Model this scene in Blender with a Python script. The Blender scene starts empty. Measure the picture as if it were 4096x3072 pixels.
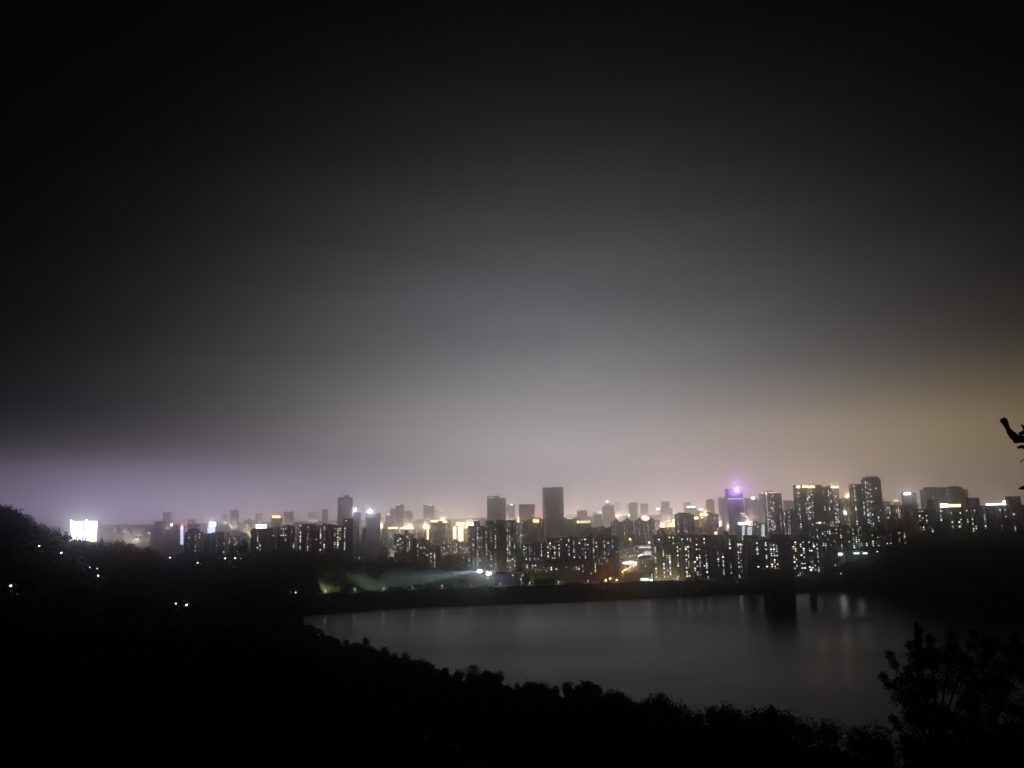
import bpy, bmesh, math, random
import numpy as np
from mathutils import Vector, Matrix
R = math.radians
random.seed(7); rng = np.random.default_rng(11)
S = bpy.context.scene
COL = S.collection

# ------------------------------------------------------------------ camera
F = 3050.0                       # focal length in pixels of the 4096 px wide photograph
CAM = Vector((0, 0, 120.0))      # the lake lies at z = 0
PITCH, ROLL = R(8.8), 0.018
r0 = Vector((1, 0, 0)); u0 = Vector((0, -math.sin(PITCH), math.cos(PITCH))); fw = Vector((0, math.cos(PITCH), math.sin(PITCH)))
rt = r0*math.cos(ROLL) - u0*math.sin(ROLL); up = u0*math.cos(ROLL) + r0*math.sin(ROLL)
cd = bpy.data.cameras.new('camera'); cam = bpy.data.objects.new('camera', cd); COL.objects.link(cam)
cam.matrix_world = Matrix(((rt.x, up.x, -fw.x, CAM.x), (rt.y, up.y, -fw.y, CAM.y), (rt.z, up.z, -fw.z, CAM.z), (0, 0, 0, 1)))
cd.sensor_width = 36; cd.lens = F/4096*36; cd.clip_start = 0.1; cd.clip_end = 60000
S.camera = cam

# ------------------------------------------------------------------ view, sampling
S.view_settings.view_transform = 'Standard'; S.view_settings.look = 'None'
S.view_settings.exposure = 0.0; S.view_settings.gamma = 1.0
cy = S.cycles
cy.use_denoising = True; cy.max_bounces = 10; cy.diffuse_bounces = 2; cy.glossy_bounces = 2; cy.volume_bounces = 8
cy.transparent_max_bounces = 8; cy.use_adaptive_sampling = True; cy.adaptive_threshold = 0.01; cy.caustics_reflective = False
cy.sample_clamp_indirect = 0.9

# ------------------------------------------------------------------ night sky: city light on low cloud
W = bpy.data.worlds.new('World'); S.world = W; W.use_nodes = True
nt = W.node_tree; N = nt.nodes; L = nt.links; N.clear()
def nd(t, **k):
    n = N.new(t)
    for a, b in k.items(): setattr(n, a, b)
    return n
def mth(op, a, b=None, c=None):
    n = nd('ShaderNodeMath', operation=op)
    for i, v in enumerate((a, b, c)):
        if v is None: continue
        if isinstance(v, (int, float)): n.inputs[i].default_value = v
        else: L.new(v, n.inputs[i])
    return n.outputs[0]
tc = nd('ShaderNodeTexCoord'); sx = nd('ShaderNodeSeparateXYZ'); L.new(tc.outputs['Generated'], sx.inputs[0])
az = mth('ARCTAN2', sx.outputs[0], sx.outputs[1]); el = mth('ARCSINE', sx.outputs[2])
LOBES = [  # azimuth, elevation, width, height (degrees), linear colour
    (3.5, -2, 20, 17.0, (.290, .292, .312)),
    (5, 3.0, 21, 5.2, (.150, .112, .098)),
    (-26, -.1, 13, 2.5, (.48, .40, .60)),
    (28, 3.4, 17, 3.9, (.165, .116, .045)),
    (27, 10, 13, 7, (.010, .007, .003)),
    (20, 0, 15, 2.8, (.17, .09, .05)),
    (14, .5, 5, 2.2, (.10, .05, .09)),
    (6, -1.7, 32, 2.0, (.30, .24, .235)),
    (9, -1.4, 23, 1.4, (.66, .45, .31)),
    (0, 25, 60, 40, (.0012, .0012, .0014)),
]
tot = None
for a, e, sa, se, c in LOBES:
    da = mth('DIVIDE', mth('SUBTRACT', az, R(a)), R(sa)); de = mth('DIVIDE', mth('SUBTRACT', el, R(e)), R(se))
    g = mth('EXPONENT', mth('MULTIPLY', mth('ADD', mth('MULTIPLY', da, da), mth('MULTIPLY', de, de)), -1.0))
    vm = nd('ShaderNodeVectorMath', operation='SCALE'); vm.inputs[0].default_value = c; L.new(g, vm.inputs['Scale'])
    if tot is None: tot = vm.outputs[0]
    else:
        ad = nd('ShaderNodeVectorMath', operation='ADD'); L.new(tot, ad.inputs[0]); L.new(vm.outputs[0], ad.inputs[1]); tot = ad.outputs[0]
mp = nd('ShaderNodeMapping'); mp.inputs['Scale'].default_value = (2.2, 2.2, 15.0); L.new(tc.outputs['Generated'], mp.inputs[0])
nz = nd('ShaderNodeTexNoise'); nz.inputs['Scale'].default_value = 1.5; nz.inputs['Detail'].default_value = 3; L.new(mp.outputs[0], nz.inputs['Vector'])
mod = mth('ADD', mth('MULTIPLY', nz.outputs[0], 0.34), 0.83)
sc = nd('ShaderNodeVectorMath', operation='SCALE'); L.new(tot, sc.inputs[0]); L.new(mod, sc.inputs['Scale'])
sky = nd('ShaderNodeTexSky'); sky.sky_type = 'NISHITA'; sky.sun_disc = False; sky.sun_elevation = R(-9); sky.sun_rotation = R(200)
sk = nd('ShaderNodeVectorMath', operation='SCALE'); L.new(sky.outputs[0], sk.inputs[0]); sk.inputs['Scale'].default_value = 0.05
ad = nd('ShaderNodeVectorMath', operation='ADD'); L.new(sc.outputs[0], ad.inputs[0]); L.new(sk.outputs[0], ad.inputs[1])
bg = nd('ShaderNodeBackground'); L.new(ad.outputs[0], bg.inputs[0]); bg.inputs[1].default_value = 1.0
wo = nd('ShaderNodeOutputWorld'); L.new(bg.outputs[0], wo.inputs[0])

HAZE_DENSITY, HAZE_G = 2.9e-4, 0.978

# ------------------------------------------------------------------ pixel rays of the photograph -> points at a real distance
def ray(px, py): return fw + rt*((px-2048)/F) + up*((1536-py)/F)
def P(px, py, Y): d = ray(px, py); return CAM + d*(Y/d.y)
def G(px, py, z): d = ray(px, py); return CAM + d*((z-CAM.z)/d.z)

# ------------------------------------------------------------------ materials
def mat(name, col, rough=.8, noise=0, nscale=1.0, metal=0, spec=.5):
    m = bpy.data.materials.new(name); m.use_nodes = True; t = m.node_tree; b = t.nodes['Principled BSDF']
    b.inputs['Base Color'].default_value = (*col, 1); b.inputs['Roughness'].default_value = rough; b.inputs['Metallic'].default_value = metal; b.inputs['Specular IOR Level'].default_value = spec
    if noise:
        n = t.nodes.new('ShaderNodeTexNoise'); n.inputs['Scale'].default_value = nscale; n.inputs['Detail'].default_value = 5
        q = t.nodes.new('ShaderNodeTexCoord'); t.links.new(q.outputs['Object'], n.inputs['Vector'])
        r = t.nodes.new('ShaderNodeValToRGB'); r.color_ramp.elements[0].position = .3; r.color_ramp.elements[1].position = .7
        r.color_ramp.elements[0].color = (*[c*(1-noise) for c in col], 1); r.color_ramp.elements[1].color = (*[min(1, c*(1+noise)) for c in col], 1)
        t.links.new(n.outputs[0], r.inputs[0]); t.links.new(r.outputs[0], b.inputs['Base Color'])
    return m
def facade(name, wall, glass=(.03, .035, .045), bw=3.6, fh=3.1, gw=.5, gh=.5, rough=.7):
    m = bpy.data.materials.new(name); m.use_nodes = True; t = m.node_tree; b = t.nodes['Principled BSDF']; n = t.nodes; l = t.links
    q = n.new('ShaderNodeTexCoord'); s = n.new('ShaderNodeSeparateXYZ'); l.new(q.outputs['Object'], s.inputs[0])
    def M(op, a, bb):
        k = n.new('ShaderNodeMath'); k.operation = op
        for i, v in enumerate((a, bb)):
            if isinstance(v, (int, float)): k.inputs[i].default_value = v
            else: l.new(v, k.inputs[i])
        return k.outputs[0]
    u = M('FRACT', M('DIVIDE', M('ADD', s.outputs[0], s.outputs[1]), bw), 0); v = M('FRACT', M('DIVIDE', s.outputs[2], fh), 0)
    mu = M('LESS_THAN', M('ABSOLUTE', M('SUBTRACT', u, .5), 0), gw/2); mv = M('LESS_THAN', M('ABSOLUTE', M('SUBTRACT', v, .55), 0), gh/2)
    k = M('MULTIPLY', mu, mv)
    nz = n.new('ShaderNodeTexNoise'); nz.inputs['Scale'].default_value = .12; nz.inputs['Detail'].default_value = 4; l.new(q.outputs['Object'], nz.inputs['Vector'])
    rp = n.new('ShaderNodeValToRGB'); rp.color_ramp.elements[0].color = (*[c*.65 for c in wall], 1); rp.color_ramp.elements[1].color = (*[min(1, c*1.25) for c in wall], 1)
    l.new(nz.outputs[0], rp.inputs[0])
    mx = n.new('ShaderNodeMix'); mx.data_type = 'RGBA'; l.new(k, mx.inputs['Factor']); l.new(rp.outputs[0], mx.inputs[6]); mx.inputs[7].default_value = (*glass, 1)
    l.new(mx.outputs[2], b.inputs['Base Color'])
    l.new(M('SUBTRACT', rough, M('MULTIPLY', k, rough-.15)), b.inputs['Roughness'])
    return m
def glow(name, col, strength, sample=False):
    m = bpy.data.materials.new(name); m.use_nodes = True; b = m.node_tree.nodes['Principled BSDF']
    b.inputs['Base Color'].default_value = (.1, .1, .1, 1); b.inputs['Emission Color'].default_value = (*col, 1); b.inputs['Emission Strength'].default_value = strength
    m.cycles.emission_sampling = 'AUTO' if sample else 'NONE'
    return m
FAC = {
    'grey': facade('grey_render', (.22, .22, .22)), 'brown': facade('brown_tile', (.16, .12, .10)), 'dark': facade('dark_render', (.10, .10, .11)),
    'black': facade('unlit_dark_wall', (.05, .05, .05)), 'cream': facade('cream_tile', (.38, .34, .27)), 'navy': facade('blue_grey_tile', (.08, .08, .14)),
    'glass': facade('curtain_wall', (.17, .20, .27), (.11, .14, .20), 1.5, 4.0, .82, .8, .4), 'pale': facade('pale_tile', (.42, .42, .42)),
    'red': facade('red_brick', (.30, .11, .07)), 'green': facade('green_grey_tile', (.20, .23, .20)), 'lilac': facade('lilac_panel', (.24, .19, .26)),
    'stripe': facade('ribbed_panel', (.34, .34, .36), (.10, .10, .11), 5.0, 3.1, .45, .98),
}
ROOF = mat('roof_concrete', (.10, .10, .10), .9, .3, .2)
WINM = {k: glow('lit_window_'+k, c, s) for k, c, s in (
    ('cool', (.80, .92, 1), 2.4), ('white', (1, .97, .92), 2.8), ('warm', (1, .84, .60), 2.3), ('yellow', (1, .90, .52), 2.0), ('orange', (1, .58, .26), 1.8),
    ('green', (.80, 1, .72), 1.6), ('dim', (.85, .85, .80), .7), ('faint', (.75, .75, .8), .45), ('dimwarm', (1, .75, .45), .8))}
GL = {k: glow('light_'+k, c, s) for k, c, s in (
    ('white', (1, 1, 1), 9), ('soft', (.9, .93, 1), 2.2), ('gold', (1, .70, .33), 5), ('goldsoft', (1, .72, .40), 2.0), ('orange', (1, .48, .12), 7), ('red', (1, .10, .10), 3.5),
    ('pink', (1, .35, .35), 1.5), ('magenta', (1, .35, 1), 14), ('violet', (.55, .35, 1), 1.2), ('blue', (.25, .35, 1), 4), ('ledblue', (.62, .66, 1), 3.5), ('yellow', (1, .92, .45), 3.0),
    ('greenwhite', (.75, 1, .82), 2.0), ('street', (1, .46, .13), 18), ('amber', (1, .62, .22), 16), ('dimwhite', (1, .96, .9), 1.0), ('faint', (.9, .95, .95), .22), ('floor', (.9, .95, 1), 1.3), ('dot', (1, .97, .9), 5))}
LED = glow('led_screen_white', (.92, .90, 1), 5, True)

# ------------------------------------------------------------------ mesh helpers
def obj(name, me, m=None, parent=None, loc=None):
    o = bpy.data.objects.new(name, me); COL.objects.link(o)
    if m and not me.materials: me.materials.append(m)
    if parent: o.parent = parent
    if loc is not None: o.location = loc
    return o
def mesh(name, v, f):
    me = bpy.data.meshes.new(name); me.from_pydata([tuple(p) for p in v], [], [tuple(q) for q in f]); me.update(); return me
class MB:
    def __init__(s): s.v = []; s.f = []
    def box(s, x0, x1, y0, y1, z0, z1):
        b = len(s.v); s.v += [(x0, y0, z0), (x1, y0, z0), (x1, y1, z0), (x0, y1, z0), (x0, y0, z1), (x1, y0, z1), (x1, y1, z1), (x0, y1, z1)]
        s.f += [tuple(b+i for i in q) for q in ((0, 3, 2, 1), (4, 5, 6, 7), (0, 1, 5, 4), (1, 2, 6, 5), (2, 3, 7, 6), (3, 0, 4, 7))]; return s
    def prism(s, poly, z0, z1, top=None):
        b = len(s.v); n = len(poly); t = top or poly
        s.v += [(x, y, z0) for x, y in poly] + [(x, y, z1) for x, y in t]
        s.f += [(b+i, b+(i+1) % n, b+n+(i+1) % n, b+n+i) for i in range(n)] + [tuple(b+n+i for i in range(n)), tuple(b+i for i in reversed(range(n)))]; return s
    def tube(s, pts, rad, k=6):
        b0 = len(s.v); pts = [Vector(p) for p in pts]
        for i, p in enumerate(pts):
            d = (pts[min(i+1, len(pts)-1)] - pts[max(i-1, 0)]).normalized()
            a = d.cross(Vector((0, 1, 0)) if abs(d.y) < .9 else Vector((1, 0, 0))).normalized(); c = d.cross(a)
            for j in range(k):
                t = 2*math.pi*j/k; s.v.append(tuple(p + (a*math.cos(t) + c*math.sin(t))*rad[i]))
        for i in range(len(pts)-1):
            for j in range(k): s.f.append((b0+i*k+j, b0+i*k+(j+1) % k, b0+(i+1)*k+(j+1) % k, b0+(i+1)*k+j))
        s.f.append(tuple(b0+j for j in reversed(range(k)))); e = b0+(len(pts)-1)*k; s.f.append(tuple(e+j for j in range(k))); return s
    def lathe(s, prof, k=12, c=(0, 0)):
        b = len(s.v)
        for r_, z in prof:
            for j in range(k): t = 2*math.pi*j/k; s.v.append((c[0]+r_*math.cos(t), c[1]+r_*math.sin(t), z))
        for i in range(len(prof)-1):
            for j in range(k): s.f.append((b+i*k+j, b+i*k+(j+1) % k, b+(i+1)*k+(j+1) % k, b+(i+1)*k+j))
        s.f.append(tuple(b+j for j in reversed(range(k)))); e = b+(len(prof)-1)*k; s.f.append(tuple(e+j for j in range(k))); return s
    def build(s, name, m, parent=None, loc=None): return obj(name, mesh(name, s.v, s.f), m, parent, loc)
def globe(r_, k=8): return [(r_*math.sin(math.pi*i/k)+.001, -r_*math.cos(math.pi*i/k)) for i in range(k+1)]
def tag(o, label=None, cat=None, group=None, kind=None):
    if label: o['label'] = label
    if cat: o['category'] = cat
    if group: o['group'] = group
    if kind: o['kind'] = kind
    return o
def empty(name, loc, rz=0):
    o = bpy.data.objects.new(name, None); COL.objects.link(o); o.location = loc; o.rotation_euler.z = rz; return o
def lamp_or_added_light(parent, loc, col, power, radius=.5, typ='POINT', **k):
    ld = bpy.data.lights.new('lamp_or_added_light', typ); ld.color = col; ld.energy = power; ld.shadow_soft_size = radius
    for a, b in k.items(): setattr(ld, a, b)
    o = bpy.data.objects.new('lamp_or_added_light', ld); COL.objects.link(o); o.parent = parent; o.location = loc; return o
_pane = {}
def pane_mesh(key, m):
    if key not in _pane:
        b = MB().box(-.5, .5, -.04, .04, -.5, .5); me = mesh('window', b.v, b.f); me.materials.append(m); _pane[key] = me
    return _pane[key]

# ------------------------------------------------------------------ terrain: three wooded ridges around the lake
def interp(tab, x, k): return np.interp(x, [t[0] for t in tab], [t[k] for t in tab])
RA = [(-900, 1985, 780), (-400, 2010, 800), (0, 2048, 850), (60, 2072, 850), (90, 2090, 855), (130, 2106, 860), (222, 2152, 880), (316, 2182, 900), (443, 2190, 930), (585, 2216, 960), (640, 2238, 985), (677, 2258, 1000), (720, 2246, 1050),
      (850, 2244, 1100), (1000, 2240, 1130), (1180, 2230, 1180), (1400, 2244, 1230), (1500, 2250, 1260), (1580, 2236, 1290), (1700, 2268, 1300), (1800, 2300, 1300), (1900, 2330, 1320), (1960, 2350, 1330), (2050, 2400, 1340), (2200, 2600, 1340), (5000, 2600, 1340)]
RB = [(-900, 2200, 300), (-400, 2250, 350), (300, 2330, 450), (800, 2420, 600), (1100, 2480, 720), (1222, 2512, 760), (1300, 2560, 640), (1370, 2582, 560), (1450, 2597, 500), (1520, 2620, 450), (1600, 2655, 410), (1700, 2690, 370), (1800, 2708, 340),
      (1900, 2722, 320), (2000, 2730, 300), (2080, 2774, 280), (2200, 2806, 265), (2320, 2806, 250), (2440, 2820, 235), (2550, 2880, 215), (2640, 2866, 200), (2750, 2892, 190), (2900, 2892, 175), (3040, 2902, 160), (3120, 2895, 150),
      (3210, 2975, 135), (3300, 2970, 125), (3400, 2995, 115), (3500, 3030, 105), (3650, 3050, 95), (3900, 3060, 90), (4300, 3070, 85), (5000, 3080, 80)]
RC = [(-900, 2700, 1150), (3100, 2700, 1150), (3200, 2345, 1085), (3280, 2292, 1085), (3400, 2240, 1085), (3480, 2230, 1085), (3557, 2194, 1060), (3620, 2178, 1040), (3700, 2166, 1010), (3809, 2158, 990), (4096, 2150, 950), (4600, 2120, 900), (5000, 2100, 880)]
def crest(tab):
    out = []
    for px, py, D in tab: p = P(px, py, D); out.append((math.atan2(p.x, p.y), p.z, math.hypot(p.x, p.y)))
    return out
CA, CB, CC_ = crest(RA), crest(RB), crest(RC)
azA = lambda px: math.atan2(P(px, 2200, 1000).x, 1000)
FS = [(azA(-900), .10), (azA(1000), .07), (azA(1210), .075), (azA(1300), .5), (azA(5000), .5)]
def terrain(x, y):
    x = np.asarray(x, float); y = np.asarray(y, float); a = np.arctan2(x, y); r = np.hypot(x, y)
    zA, dA = interp(CA, a, 1), interp(CA, a, 2); fs = np.interp(a, [t[0] for t in FS], [t[1] for t in FS])
    za = np.where(r < dA, zA - fs*(dA-r), zA - .30*(r-dA))
    zB, dB = interp(CB, a, 1), interp(CB, a, 2); t = np.clip(r/dB, 0, 1)
    zb = np.where(r < dB, 118.3 + (zB-118.3)*t - np.minimum(.11*dB, 16)*np.sin(math.pi*t)*np.minimum(1, r/12), zB - .48*(r-dB))
    zC, dC = interp(CC_, a, 1), interp(CC_, a, 2)
    zc = np.where(r < dC, zC - .5*(dC-r), zC - .25*(r-dC))
    z = np.maximum(np.maximum(za, zb), zc)
    w = np.clip((r-30)/200, 0, 1)
    z = z + w*(1.6*np.sin(x*.031+1)*np.cos(y*.027) + .9*np.sin(x*.083)*np.sin(y*.071+2))
    back = np.clip((np.abs(a)-1.2)/.5, 0, 1); z = z*(1-back) + back*(118.3 - .15*r)
    return np.maximum(z, -14.0)
azs = np.concatenate([np.linspace(-math.pi, -.95, 24)[:-1], np.linspace(-.95, .95, 420), np.linspace(.95, math.pi, 24)[1:]])
rs = np.concatenate([np.linspace(.5, 20, 10), np.geomspace(22, 700, 110), np.linspace(708, 1500, 100)])
AA_, RR_ = np.meshgrid(azs, rs, indexing='ij'); X = RR_*np.sin(AA_); Y = RR_*np.cos(AA_); Z = terrain(X, Y)
na, nr = AA_.shape; idx = np.arange(na*nr).reshape(na, nr)
fq = np.stack([idx[:-1, :-1], idx[:-1, 1:], idx[1:, 1:], idx[1:, :-1]], -1).reshape(-1, 4)
SOIL = mat('hill_soil', (.025, .028, .018), 1, .4, .05, 0, 0)
tag(obj('hillside', mesh('hillside', np.stack([X, Y, Z], -1).reshape(-1, 3).tolist(), fq.tolist()), SOIL), kind='structure')
def hit(px, py, dz=0.0):
    d = ray(px, py); d = d/math.hypot(d.x, d.y); r_ = np.arange(430, 1500, 1.0)
    z = CAM.z + d.z*r_; g = terrain(d.x*r_, d.y*r_) + dz; i = np.argmax(z <= g); r1 = r_[i] if (z <= g).any() else 1000.0
    return Vector((d.x*r1, d.y*r1, CAM.z + d.z*r1))

# city ground, out to where the haze closes
HALF = 6500
tag(obj('ground', mesh('ground', [(-HALF, -500, -10), (HALF, -500, -10), (HALF, 6600, -10), (-HALF, 6600, -10)], [(0, 1, 2, 3)]), mat('city_ground', (.07, .07, .07), .9, .5, .004, 0, .1)), kind='structure')

# lake
wm = bpy.data.materials.new('lake_water'); wm.use_nodes = True; t_ = wm.node_tree; b_ = t_.nodes['Principled BSDF']
b_.inputs['Base Color'].default_value = (.009, .006, .008, 1); b_.inputs['Roughness'].default_value = .16; b_.inputs['IOR'].default_value = 1.33; b_.inputs['Specular IOR Level'].default_value = .36
q_ = t_.nodes.new('ShaderNodeTexCoord'); m_ = t_.nodes.new('ShaderNodeMapping'); m_.inputs['Scale'].default_value = (.25, .6, 1); t_.links.new(q_.outputs['Object'], m_.inputs[0])
n_ = t_.nodes.new('ShaderNodeTexNoise'); n_.inputs['Scale'].default_value = .9; n_.inputs['Detail'].default_value = 4; t_.links.new(m_.outputs[0], n_.inputs['Vector'])
bp = t_.nodes.new('ShaderNodeBump'); bp.inputs['Strength'].default_value = .22; bp.inputs['Distance'].default_value = .35; t_.links.new(n_.outputs[0], bp.inputs['Height']); t_.links.new(bp.outputs[0], b_.inputs['Normal'])
n2 = t_.nodes.new('ShaderNodeTexNoise'); n2.inputs['Scale'].default_value = .012; n2.inputs['Detail'].default_value = 2; t_.links.new(m_.outputs[0], n2.inputs['Vector'])
mr = t_.nodes.new('ShaderNodeMapRange'); mr.inputs[1].default_value = .35; mr.inputs[2].default_value = .65; mr.inputs[3].default_value = .19; mr.inputs[4].default_value = .27
t_.links.new(n2.outputs[0], mr.inputs[0]); t_.links.new(mr.outputs[0], b_.inputs['Roughness'])

# dam: embankment with a lit path along its crest
WE = [(1100, 2470), (1222, 2464), (1279, 2459), (1381, 2451), (1531, 2438), (1670, 2430), (1792, 2426), (1914, 2420), (2063, 2416), (2307, 2408), (2470, 2400), (2714, 2388), (2795, 2389), (2842, 2383), (2953, 2378), (3080, 2377), (3238, 2372), (3400, 2366), (3600, 2360)]
CE = [(1100, 2386), (1299, 2376), (1533, 2366), (1767, 2356), (2001, 2348), (2235, 2340), (2354, 2335), (2473, 2331), (2715, 2325), (2837, 2321), (3207, 2305), (3400, 2300), (3600, 2294)]
DZ = 12.0
pxs = np.linspace(1100, 3600, 160); we = [G(p, np.interp(p, *zip(*WE)), 0) for p in pxs]; ce = [G(p, np.interp(p, *zip(*CE)), DZ) for p in pxs]
tag(obj('lake', mesh('lake', [(20, 130, 0)] + [(p.x, p.y+25, 0) for p in we] + [(1500, we[-1].y+25, 0), (1500, 130, 0)], [tuple(reversed(range(len(we)+3)))]), wm), kind='structure')
v = []; f = []
for w_, c_ in zip(we, ce):
    n = (c_-w_); n.z = 0; n.normalize()
    v += [w_ - n*14 + Vector((0, 0, -4)), w_, w_.lerp(c_, .5) + Vector((0, 0, .6)), c_, c_ + n*7, c_ + n*62 + Vector((0, 0, -22.5))]
for i in range(len(we)-1):
    for j in range(5): b = i*6+j; f.append((b, b+6, b+7, b+1))
EMB = mat('embankment_turf', (.04, .05, .028), 1, .5, .08, 0, 0)
tag(obj('embankment', mesh('embankment', v, f), EMB), kind='structure')
v = []; f = []
for w_, c_ in zip(we, ce):
    n = (c_-w_); n.z = 0; n.normalize(); v += [c_ + n*1.2 + Vector((0, 0, .02)), c_ + n*5.5 + Vector((0, 0, .02))]
f = [(2*i, 2*i+2, 2*i+3, 2*i+1) for i in range(len(we)-1)]
tag(obj('dam_path', mesh('dam_path', v, f), mat('pale_concrete', (.42, .42, .40), .85, .2, .5)), kind='structure')
v = []; f = []
for w_, c_ in zip(we, ce):
    n = (c_-w_); n.z = 0; n.normalize(); v += [c_ + n*5.6, c_ + n*5.9, c_ + n*5.9 + Vector((0, 0, 1.1)), c_ + n*5.6 + Vector((0, 0, 1.1))]
for i in range(len(we)-1):
    for j in range(4): b = i*4; f.append((b+j, b+4+j, b+4+(j+1) % 4, b+(j+1) % 4))
tag(obj('parapet', mesh('parapet', v, f), mat('parapet_concrete', (.45, .45, .44), .85, .2, .4)), 'low pale parapet wall running the whole length of the dam path', 'wall')

# ------------------------------------------------------------------ vegetation
def leafmat(name, c, var=.5):
    m = mat(name, c, .85, var, .35); b = m.node_tree.nodes['Principled BSDF']; b.inputs['Specular IOR Level'].default_value = .15; return m
FOL = leafmat('dark_foliage', (.045, .06, .028)); FOLY = leafmat('yellow_green_foliage', (.11, .13, .025)); FOLB = leafmat('brown_green_foliage', (.10, .085, .05)); BARK = mat('bark', (.07, .055, .04), .9, .4, 3)
def leaf_cloud(centers, radii, n, size):
    """n small tilted leaf faces spread through each crown's volume (arrays of crown centres and (rx,rz) radii)"""
    C = np.repeat(np.asarray(centers, float), n, 0); Rr = np.repeat(np.asarray(radii, float), n, 0); sz = np.repeat(np.broadcast_to(np.asarray(size, float), (len(centers),)), n)
    k = len(C); d = rng.normal(size=(k, 3)); d /= np.linalg.norm(d, axis=1)[:, None]
    lump = 1 + .22*np.sin(d[:, 0]*5+C[:, 0])*np.cos(d[:, 2]*6+C[:, 1]) + .15*np.sin(d[:, 1]*9+C[:, 0]*2)
    rad = (rng.random(k)**.45)*lump
    p = C + d*rad[:, None]*np.stack([Rr[:, 0], Rr[:, 0], Rr[:, 1]], 1)
    a = rng.normal(size=(k, 3)); a /= np.linalg.norm(a, axis=1)[:, None]; b = np.cross(a, rng.normal(size=(k, 3))); b /= np.linalg.norm(b, axis=1)[:, None]
    s = (sz*rng.uniform(.6, 1.4, k))[:, None]
    V = np.stack([p-a*s, p-b*s*.6, p+a*s, p+b*s*.6], 1).reshape(-1, 3)
    return V
def quads(name, V):
    n = len(V)//4; me = bpy.data.meshes.new(name); me.vertices.add(len(V)); me.vertices.foreach_set('co', V.astype(np.float32).ravel())
    me.loops.add(4*n); me.loops.foreach_set('vertex_index', np.arange(4*n, dtype=np.int32)); me.polygons.add(n)
    me.polygons.foreach_set('loop_start', np.arange(0, 4*n, 4, dtype=np.int32)); me.update(calc_edges=True); me.validate(); return me
def sight(x, y):
    a = np.arctan2(x, y); r = np.hypot(x, y); zB, dB = interp(CB, a, 1), interp(CB, a, 2)
    return CAM.z + (zB-CAM.z)*r/dB
def wood(name, n, amin, amax, dmin, dmax, hmin, hmax, nl, lsz, ok, limit=False, fine=0):
    a = rng.uniform(amin, amax, n*6); r = rng.uniform(dmin, dmax, n*6); x = r*np.sin(a); y = r*np.cos(a); z = terrain(x, y); h = rng.uniform(hmin, hmax, n*6)
    k = ok(a, r, z)
    if limit:
        room = sight(x, y) - z; inside = r < interp(CB, a, 2)*.97; h = np.where(inside, np.minimum(h, room*.85), h); k &= h > 1.2
    x, y, z, h = [q[k][:n] for q in (x, y, z, h)]
    c = np.stack([x, y, z+h*.5], 1); rr = np.stack([h*rng.uniform(.36, .55, len(h)), h*.52], 1)
    return quads(name, leaf_cloud(c, rr, nl, h*lsz*(np.clip(r[k][:n]/fine, .55, 1.2) if fine else 1)))
tag(obj('hill_woods', wood('hill_woods', 2600, azA(-300), azA(1960), 560, 1330, 7, 13, 60, .10, lambda a, r, z: (z > 1) & (r > interp(CA, a, 2)-np.where(a < azA(1230), 420, 45))), FOL), 'dark mass of woodland covering the hill left of the lake', 'woodland', kind='stuff')
tag(obj('shore_woods', wood('shore_woods', 1500, azA(3180), azA(4500), 780, 1160, 6, 11, 60, .10, lambda a, r, z: z > .5), FOL), 'black wooded hillside on the right shore of the lake', 'woodland', kind='stuff')
tag(obj('slope_scrub', wood('slope_scrub', 6000, azA(-500), azA(4500), 30, 900, 3.0, 5.5, 46, .10, lambda a, r, z: (z > 1) & (r > interp(CB, a, 2)*.15) & (r < interp(CB, a, 2)*.9), True), FOL), 'black scrub covering the near slope below the camera', 'scrub', kind='stuff')
tag(obj('ridge_scrub', wood('ridge_scrub', 2600, azA(1150), azA(4300), 60, 800, 2.6, 5.2, 330, .066, lambda a, r, z: (z > 1) & (r > interp(CB, a, 2)*.86) & (r < interp(CB, a, 2)*1.08), True, 240), FOL), 'black leafy thicket along the crest of the near slope', 'thicket', kind='stuff')
# shrubs along the dam
cs = []; rr = []
for i in range(2300):
    j = random.random()*(len(we)-1); k = int(j); w_ = we[k].lerp(we[min(k+1, len(we)-1)], j-k); c_ = ce[k].lerp(ce[min(k+1, len(ce)-1)], j-k)
    t = random.uniform(.06, .97); p = w_.lerp(c_, t); h = random.uniform(1.8, 4.2)*(1 if t < .86 else random.choice((.4, .7, .9)))
    cs.append((p.x, p.y, p.z+h*.4)); rr.append((h*.8, h*.5))
DLX = [1299, 1417, 1533, 1649, 1767, 1883, 2001, 2118, 2235, 2354, 2473, 2592, 2715, 2837, 2962, 3085, 3207]
for i in range(700):
    px = random.uniform(1180, 3500); k = min(range(17), key=lambda q_: abs(DLX[q_]-px)); dpx = abs(DLX[k]-px)
    if dpx < 22: continue
    c_ = G(px, np.interp(px, *zip(*CE)), DZ); h = (2.2+1.3*math.sin(px*.033)+.8*math.sin(px*.11+1))*min(1, (dpx-14)/26) + random.uniform(.2, .9)
    cs.append((c_.x, c_.y-random.uniform(.5, 3.5), DZ+h*.35-.3)); rr.append((1.7, max(.7, h*.7)))
tag(obj('embankment_shrubs', quads('embankment_shrubs', leaf_cloud(cs, rr, 34, .42)), FOL), 'dark low shrubs covering the face of the dam', 'shrubs', kind='stuff')

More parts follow.
